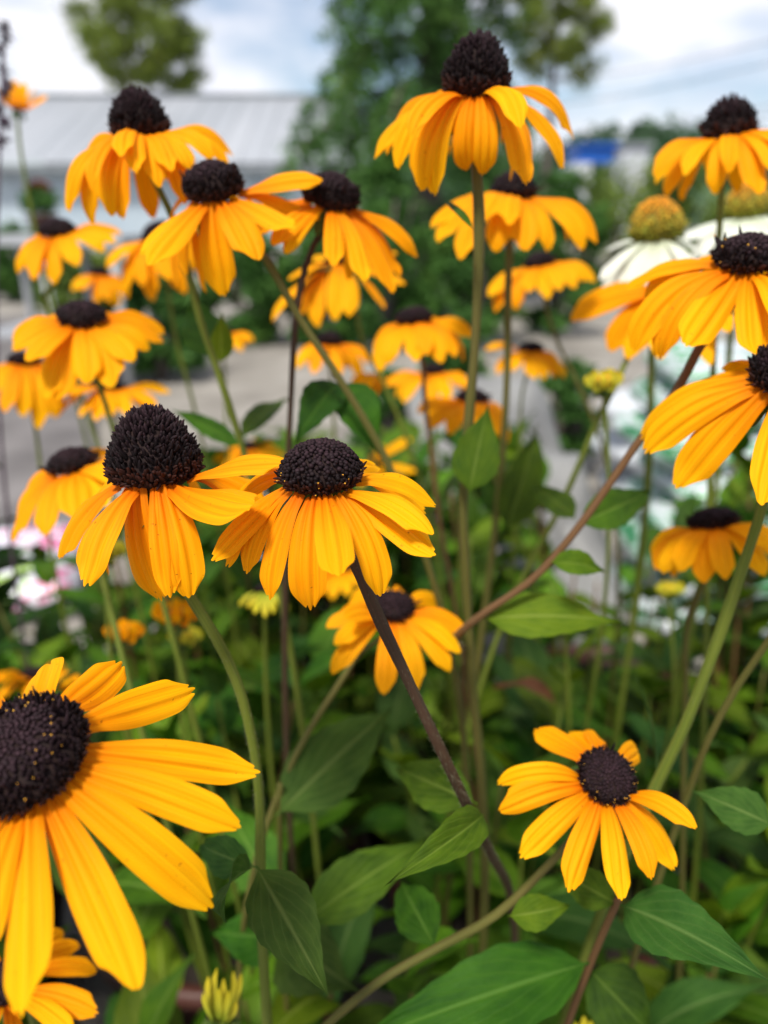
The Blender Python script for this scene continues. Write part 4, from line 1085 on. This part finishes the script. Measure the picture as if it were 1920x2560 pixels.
for i, (x, y, R, dd, lab, mm) in enumerate([(1510, 962, 27, .0065, 'round yellow green bud standing against the printed bags', 'petal_bud'),
        (310, 1590, 28, .0075, 'blurred yellow bud below the black coned flower petals', 'petal'),
        (262, 1388, 30, .0075, 'blurred lime bud between the drooping petals of the black coned flower', 'petal_bud'),
        (440, 1545, 34, .0085, 'blurred orange yellow bud beside the stem of the black coned flower', 'petal'),
        (462, 1600, 24, .0070, 'small yellow bud under the orange yellow bud', 'petal_bud'),
        (925, 968, 26, .0085, 'small blurred yellow bud above the leaf pair over gravel', 'petal'),
        (1412, 1560, 22, .0065, 'small yellow bud at the tip of the long pointed leaf', 'petal'),
        (1675, 1480, 20, .0060, 'pale green bud under the flat coned flower', 'petal_bud')]):
    fl('bud%d' % i, lab, (x, y), R, 0, 25, dd * .8, .75, 'egg',
       [(x - R * .6, y - R * .9, 'n'), (x, y - R * 1.1, 'n'), (x + R * .6, y - R * .9, 'n'), (x - R * 0.9, y - .2 * R), (x + R * .9, y - .2 * R), (x, y - R * .3)],
       [(x + 4, y + 90), (x + 10, y + 200)], L0=1.35, bend=-75, e0d=35, wid=.62, pm=mm, name='flower_bud', group='flower buds', cat='bud', stem_r=.0011, kind='echi', fill=True, arch=.9, notch=0, nfl=90)

# ------------------------------------------------------------------ leaves
def leaf_profile(s):
    return max(0.0, math.sin(math.pi * s ** 0.70)) ** 1.05 * (1 - 0.30 * s) * (1 - s ** 3) ** 0.25 * 1.16 + 0.03 * (1 - s)
def leaf_verts(Lf, Wf, fold, droop, seed, nu=9, nv=22, base_stalk=0.06, side=0.0):
    """leaf along +y, normal +z; fold = V angle in degrees, droop = total downward bend in degrees"""
    r = np.random.default_rng(seed)
    ph = r.random(3) * 6.28
    V, U = [], []
    y = z = x0 = 0.0
    for j in range(nv):
        s = j / (nv - 1)
        if j:
            th = rad(droop) * (s - 0.35)
            y += Lf / (nv - 1) * math.cos(th); z -= Lf / (nv - 1) * math.sin(th)
            x0 = side * Lf * s * s
        th = rad(droop) * (s - 0.35)
        q = max(0, (s - base_stalk) / (1 - base_stalk))
        w = Wf / 2 * leaf_profile(q) + 0.0006
        w *= 1 + 0.035 * math.sin(46 * s + ph[2])
        for i in range(nu):
            u = -1 + 2 * i / (nu - 1)
            a = rad(fold) * (1 - 0.45 * abs(u))
            xx = w * u * math.cos(a)
            zz = w * abs(u) * math.sin(a)
            zz += 0.085 * Wf * math.sin(13 * s + ph[0] + (1.6 if u > 0 else 0)) * u * u * q - 0.05 * Wf * math.sin(math.pi * min(1, abs(u) * 1.3)) * q
            V.append((x0 + xx, y + zz * math.sin(th), z + zz * math.cos(th))); U.append(((u + 1) / 2, s))
    return np.array(V), grid_faces(nu, nv), np.array(U)
def leaf_between(parent, P0, P1, width, m, seed, up=(0, -0.35, 1), fold=18, droop=35, side=0.0, label=None):
    P0, P1 = np.asarray(P0), np.asarray(P1)
    V, F, U = leaf_verts(1.0, width / np.linalg.norm(P1 - P0), fold, droop, seed, 11, 26, side=side)
    # chord from first to last row centre
    c0, c1 = V[5], V[-6]
    ch = c1 - c0
    y = unit(ch); x = unit(np.cross(y, [0, 0, 1])); z = np.cross(x, y)
    B = np.stack([x, y, z])
    loc = (V - c0) @ B.T / np.linalg.norm(ch)
    Y = unit(P1 - P0); upv = np.asarray(up, float)
    X = unit(np.cross(Y, upv)); Zv = np.cross(X, Y)
    Wd = P0 + np.linalg.norm(P1 - P0) * (loc @ np.stack([X, Y, Zv]))
    o = mobj('leaf', Wd, F, m, parent, U)
    if label: o['label'] = label
    return o
CAMUP = (0, -0.75, 0.66)
def hero_leaf(key, b, tp, d0, d1, wpx, m='leaf', **kw):
    T = FL[key][0] if isinstance(key, str) else key
    P0, P1 = at(b[0], b[1], d0), at(tp[0], tp[1], d1)
    return leaf_between(T, P0, P1, wpx / FPX * (d0 + d1) / 2, M[m], hash_str(str(b) + str(tp)), **kw)
hero_leaf('G', (850, 955), (738, 1112), .315, .30, 100, 'leaf', up=CAMUP, droop=55, fold=25)
hero_leaf('G', (855, 955), (948, 1140), .315, .31, 105, 'leaf', up=CAMUP, droop=60, fold=25)
hero_leaf('E', (1172, 1235), (1222, 1010), .29, .29, 115, 'leaf_fresh', up=(-.3, -1, .2), droop=15, fold=10)
hero_leaf('J', (1262, 1330), (1345, 1060), .42, .42, 120, 'leaf', up=(.4, -1, .2), droop=15)
hero_leaf('J', (1262, 1290), (1200, 1180), .42, .42, 60, 'leaf', up=(-.4, -1, .2), droop=25)
hero_leaf('R', (1440, 1312), (1632, 1228), .30, .33, 95, 'leaf', up=(0, -.9, .5), droop=20, fold=20)
hero_leaf('R', (1375, 1405), (1508, 1430), .275, .28, 62, 'leaf_fresh', up=CAMUP, droop=75, fold=35)
hero_leaf('R', (1205, 1548), (1552, 1556), .29, .29, 120, 'leaf_fresh', up=(0, -.55, .8), droop=35, fold=12)
hero_leaf('S', (1440, 1300), (1330, 1215), .36, .38, 70, 'leaf', up=CAMUP)
hero_leaf('F', (535, 900), (478, 745), .34, .36, 110, 'leaf', up=(.3, -1, .1), droop=10)
hero_leaf('F', (548, 910), (556, 780), .33, .33, 60, 'leaf_fresh', up=(.5, -1, .1), droop=10, fold=35)
hero_leaf('F', (605, 1118), (425, 1022), .35, .36, 48, 'leaf', up=CAMUP, droop=30)
hero_leaf('F', (600, 1100), (720, 1000), .36, .42, 60, 'leaf', up=CAMUP, droop=30)
hero_leaf('E', (1185, 578), (1098, 505), .25, .28, 22, 'leaf', up=CAMUP, droop=30)
hero_leaf('B', (642, 2165), (822, 2492), .222, .205, 155, 'leaf_blue', up=(.25, -.8, .6), droop=42, fold=14)
hero_leaf('B', (632, 2170), (560, 2305), .225, .20, 120, 'leaf_blue', up=(-.7, -.5, .5), droop=60, fold=30)
hero_leaf('B', (640, 2168), (500, 2110), .225, .25, 90, 'leaf_blue', up=CAMUP, droop=40)
hero_leaf('A', (1210, 2035), (960, 2215), .235, .205, 100, 'leaf', up=(.3, -.5, .7), droop=60, fold=45)
hero_leaf('A', (1195, 2010), (990, 1920), .25, .29, 120, 'leaf', up=CAMUP, droop=30)
hero_leaf('D', (1270, 2290), (1425, 2262), .245, .25, 80, 'leaf_fresh', up=CAMUP, droop=45)
hero_leaf('D', (1090, 2372), (1000, 2200), .262, .30, 110, 'leaf', up=CAMUP, droop=30)
hero_leaf('T', (1640, 1965), (1590, 1690), .27, .30, 55, 'leaf_blue', up=(.9, -.4, .2), droop=20)
def side_stem(key_label, pts, sr, sm, leaves, group=None):
    P = [at(*p) for p in pts]
    root = snap(P[-1])[0]
    T = thing('leafy_plant', root, key_label, 'plant', group)
    cp = catmull(P + [P[-1] * .5 + root * .5, root], 40)
    V, F, u = tube(cp, sr * np.linspace(0.85, 1.3, 40), 10, .07, 5)
    mobj('stem', V, F, M[sm], T, u)
    for lf in leaves:
        hero_leaf(T, *lf[:6], **lf[6])
    return T
side_stem('leafy stem carrying the big veined leaf below the low purple domed flower', [(1545, 2250, .25), (1480, 2400, .27), (1420, 2560, .29)], .0014, 'stem_red',
          [((1480, 2405), (860, 2620), .27, .25, 175, 'leaf', dict(up=(0, -.45, .85), droop=38, fold=16)),
           ((1550, 2262), (1930, 2455), .235, .20, 160, 'leaf_blue', dict(up=(-.1, -.5, .8), droop=48, fold=20)),
           ((1545, 2262), (1400, 2180), .25, .27, 90, 'leaf', dict(up=CAMUP)),
           ((1470, 2420), (1640, 2600), .28, .27, 150, 'leaf', dict(up=CAMUP))])
side_stem('pale slanting stem at the frame edge with one flat blue green leaf', [(1990, 1500, .24), (1920, 1605, .25), (1850, 1705, .26), (1780, 1830, .27), (1712, 2010, .29)], .0013, 'stem_olive',
          [((1935, 2065), (1728, 1975), .24, .25, 110, 'leaf_blue', dict(up=(0, -.6, .7), droop=20))])
side_stem('stem with two wide blue green leaves behind the thick dark stem', [(700, 1960, .31), (700, 2100, .33), (705, 2300, .36)], .0013, 'stem_olive',
          [((690, 2040), (985, 1765), .31, .35, 165, 'leaf_blue', dict(up=(-.2, -.8, .6), droop=25, fold=14)),
           ((752, 2310), (1075, 2095), .30, .32, 130, 'leaf', dict(up=(-.1, -.6, .8), droop=40, fold=30)),
           ((705, 2250), (560, 2000), .35, .38, 130, 'leaf', dict(up=CAMUP)),
           ((705, 2330), (900, 2480), .34, .30, 190, 'leaf_blue', dict(up=CAMUP, droop=35)),
           ((705, 2340), (520, 2330), .34, .33, 130, 'leaf', dict(up=CAMUP))])

# random leafy shoots that fill the pots
LM = []
for k in range(10):
    r_ = np.random.default_rng(500 + k)
    V, F, U = leaf_verts(1.0, r_.uniform(.34, .5), r_.uniform(8, 30), r_.uniform(20, 75), 500 + k, 7, 16, side=r_.normal() * .06)
    LM.append((V, make_mesh('leaf', V, F, U, True, [M[['leaf', 'leaf_fresh', 'leaf_blue', 'leaf_fresh', 'leaf'][k % 5]]])))
from mathutils import Matrix, Vector
YL = np.array([(-200, 1520), (0, 1530), (150, 1600), (220, 1500), (330, 1440), (500, 1480), (700, 1500), (820, 1480), (950, 1440), (1080, 1330), (1200, 1280), (1290, 1450), (1400, 1640), (1500, 1650), (1740, 1650), (1800, 1560), (1850, 1600), (1960, 1600), (2200, 1500)], float)
YH = np.array([(-200, 1250), (0, 1300), (150, 1380), (250, 1250), (420, 1130), (650, 1050), (800, 1120), (950, 1080), (1100, 1010), (1250, 1040), (1330, 1200), (1400, 1400), (1500, 1500), (1640, 1230), (1780, 1180), (1840, 1580), (1960, 1580), (2000, 1500)], float)
DMIN = np.array([(900, .62), (1300, .55), (1500, .46), (1700, .38), (1900, .31), (2100, .28), (2600, .26)], float)
nleaf = 0
def shoot(x, y, top, seed, lim, label, group, nl=9, size=(.055, .10)):
    global nleaf
    r = np.random.default_rng(seed)
    root, pk = snap((x, y))
    if label == 'M': label = 'mid height leafy shoot in brown pot ' + plab[pk]
    if label == 'T': label = 'tall sparse leafy shoot in brown pot ' + plab[pk]
    if label is None: label = 'flowerless leafy shoot in the brown pot ' + plab[pk]
    tip = np.array([x + r.normal() * .03, y + r.normal() * .03, top])
    cand = []
    for k in range(nl):
        f = 0.25 + 0.75 * (k + r.random()) / nl
        p = root * (1 - f) + tip * f
        az = k * 2.4 + r.normal() * .4
        el = rad(r.uniform(5, 55) if k < nl - 2 else r.uniform(40, 75))
        L_ = r.uniform(*size) * (1.15 - .35 * f)
        Y = np.array([math.cos(az) * math.cos(el), math.sin(az) * math.cos(el), math.sin(el)])
        X = unit(np.cross(Y, [0, 0, 1])); Z = np.cross(X, Y)
        idx = r.integers(len(LM))
        Wd = p + (LM[idx][0] * L_) @ np.stack([X, Y, Z])
        q = proj(Wd)
        if (q[:, 2] < .05).any(): continue
        vis = (q[:, 0] > -420) & (q[:, 0] < 2340) & (q[:, 1] > -50) & (q[:, 1] < 2950)
        if not vis.any(): continue
        yl = np.interp(q[:, 0], lim[:, 0], lim[:, 1])
        dm = np.interp(q[:, 1], DMIN[:, 0], DMIN[:, 1])
        if (q[:, 1] < yl).any() or (q[:, 2] < dm).any(): continue
        cand.append((idx, p, L_, X, Y, Z, f))
    if len(cand) < 2: return None
    fm = max(c[6] for c in cand)
    T = thing('leafy_shoot', root, label, 'shoot', group)
    pth = catmull([root, (root + tip) / 2 * 1.0, root * (1 - fm) + tip * fm], 10)
    V, F, u = tube(pth, np.linspace(.0021, .0010, 10), 7)
    mobj('stem', V, F, M[r.choice(['stem_green', 'stem_olive', 'stem_red'])], T, u)
    for (idx, p, L_, X, Y, Z, f) in cand:
        o = bpy.data.objects.new('leaf', LM[idx][1]); link(o); o.parent = T
        m4 = Matrix(((X[0] * L_, Y[0] * L_, Z[0] * L_, p[0] - root[0]), (X[1] * L_, Y[1] * L_, Z[1] * L_, p[1] - root[1]), (X[2] * L_, Y[2] * L_, Z[2] * L_, p[2] - root[2]), (0, 0, 0, 1)))
        o.matrix_local = m4
        nleaf += 1
    return T
sd = 1000
made = 0
for row, Y in enumerate(np.arange(.30, 1.02, .062)):
    hw = 0.54 * (Y + .12) + .11
    for x in np.arange(-hw, hw, .066):
        sd += 1
        xx = x + rng.normal() * .016; yy = Y + rng.normal() * .016
        top = rng.uniform(.34, .50) if Y < .55 else rng.uniform(.26, .46)
        if shoot(xx, yy, top, sd, YL, None, 'leafy shoots filling the pots'): made += 1
for k in range(120):
    sd += 1
    Y = rng.uniform(.56, 1.0); x = rng.uniform(-.5, .55)
    shoot(x, Y, rng.uniform(.42, .62), sd, YH, 'T', 'taller leafy shoots', nl=7)
YB = np.array([(-200, 1500), (330, 1500), (400, 1160), (520, 1080), (650, 1060), (960, 1060), (1040, 990), (1330, 985), (1380, 1180), (1420, 1500), (2200, 1500)], float)
for k in range(64):
    sd += 1
    shoot(rng.uniform(-.36, .24), rng.uniform(.86, 1.24), rng.uniform(.40, .56), sd, YB, 'M', 'mid height leafy shoots', nl=10, size=(.06, .11))
YR = np.array([(-300, 2700), (1600, 2700), (1715, 1640), (1760, 1080), (1830, 960), (2300, 900)], float)
for k in range(16):
    sd += 1
    shoot(rng.uniform(.28, .52), rng.uniform(.62, .80), rng.uniform(.50, .66), sd, YR, 'leafy shoot beside the printed bags, in brown pot ' + 'by the thick ribbed stem', 'leafy shoots beside the printed bags', nl=10)
YE = np.array([(-300, 480), (120, 560), (190, 700), (260, 900), (300, 1300), (2000, 1300)], float)
for k in range(9):
    sd += 1
    shoot(rng.uniform(-.48, -.30), rng.uniform(.56, .70), rng.uniform(.60, .74), sd, YE, 'tall blurred leafy shoot standing in front of the steel bench', 'leafy shoots by the bench', nl=8)
print('shoots', made, 'leaves', nleaf)
o = mobj('leaf_litter', *leaf_verts(.045, .02, 30, 80, 3)[:2], M['leaf_dry'], None, leaf_verts(.045, .02, 30, 80, 3)[2])
o.location = at(1390, 1765, .50); o.rotation_euler = (.3, .2, 1.2)
o.name = 'dry_leaf'
tag(o, 'curled reddish brown dry leaf caught among the green foliage', 'leaf')
# dark twigs at the upper left edge
tw0 = at(-10, 700, .55)
T = thing('seed_head_stalk', (tw0[0] - .02, tw0[1], .10), 'dark dried seed head stalk at the frame edge beside the cupped flower', 'plant')
P = [np.array([tw0[0] - .02, tw0[1], .10]), tw0, at(-2, 400, .55), at(12, 60, .55)]
V, F, u = tube(catmull(P, 30), .0012, 6); mobj('stem', V, F, M['purple'], T, u)
for k in range(9):
    y = 60 + k * 36 + rng.normal() * 8
    p = at(8 + rng.normal() * 14, y, .55)
    V, F = leaf_cloud(blob_points(p, (.005, .005, .005), 26, .2), .003)
    mobj('seed_cluster', V, F, M['purple'], T, smooth=False)
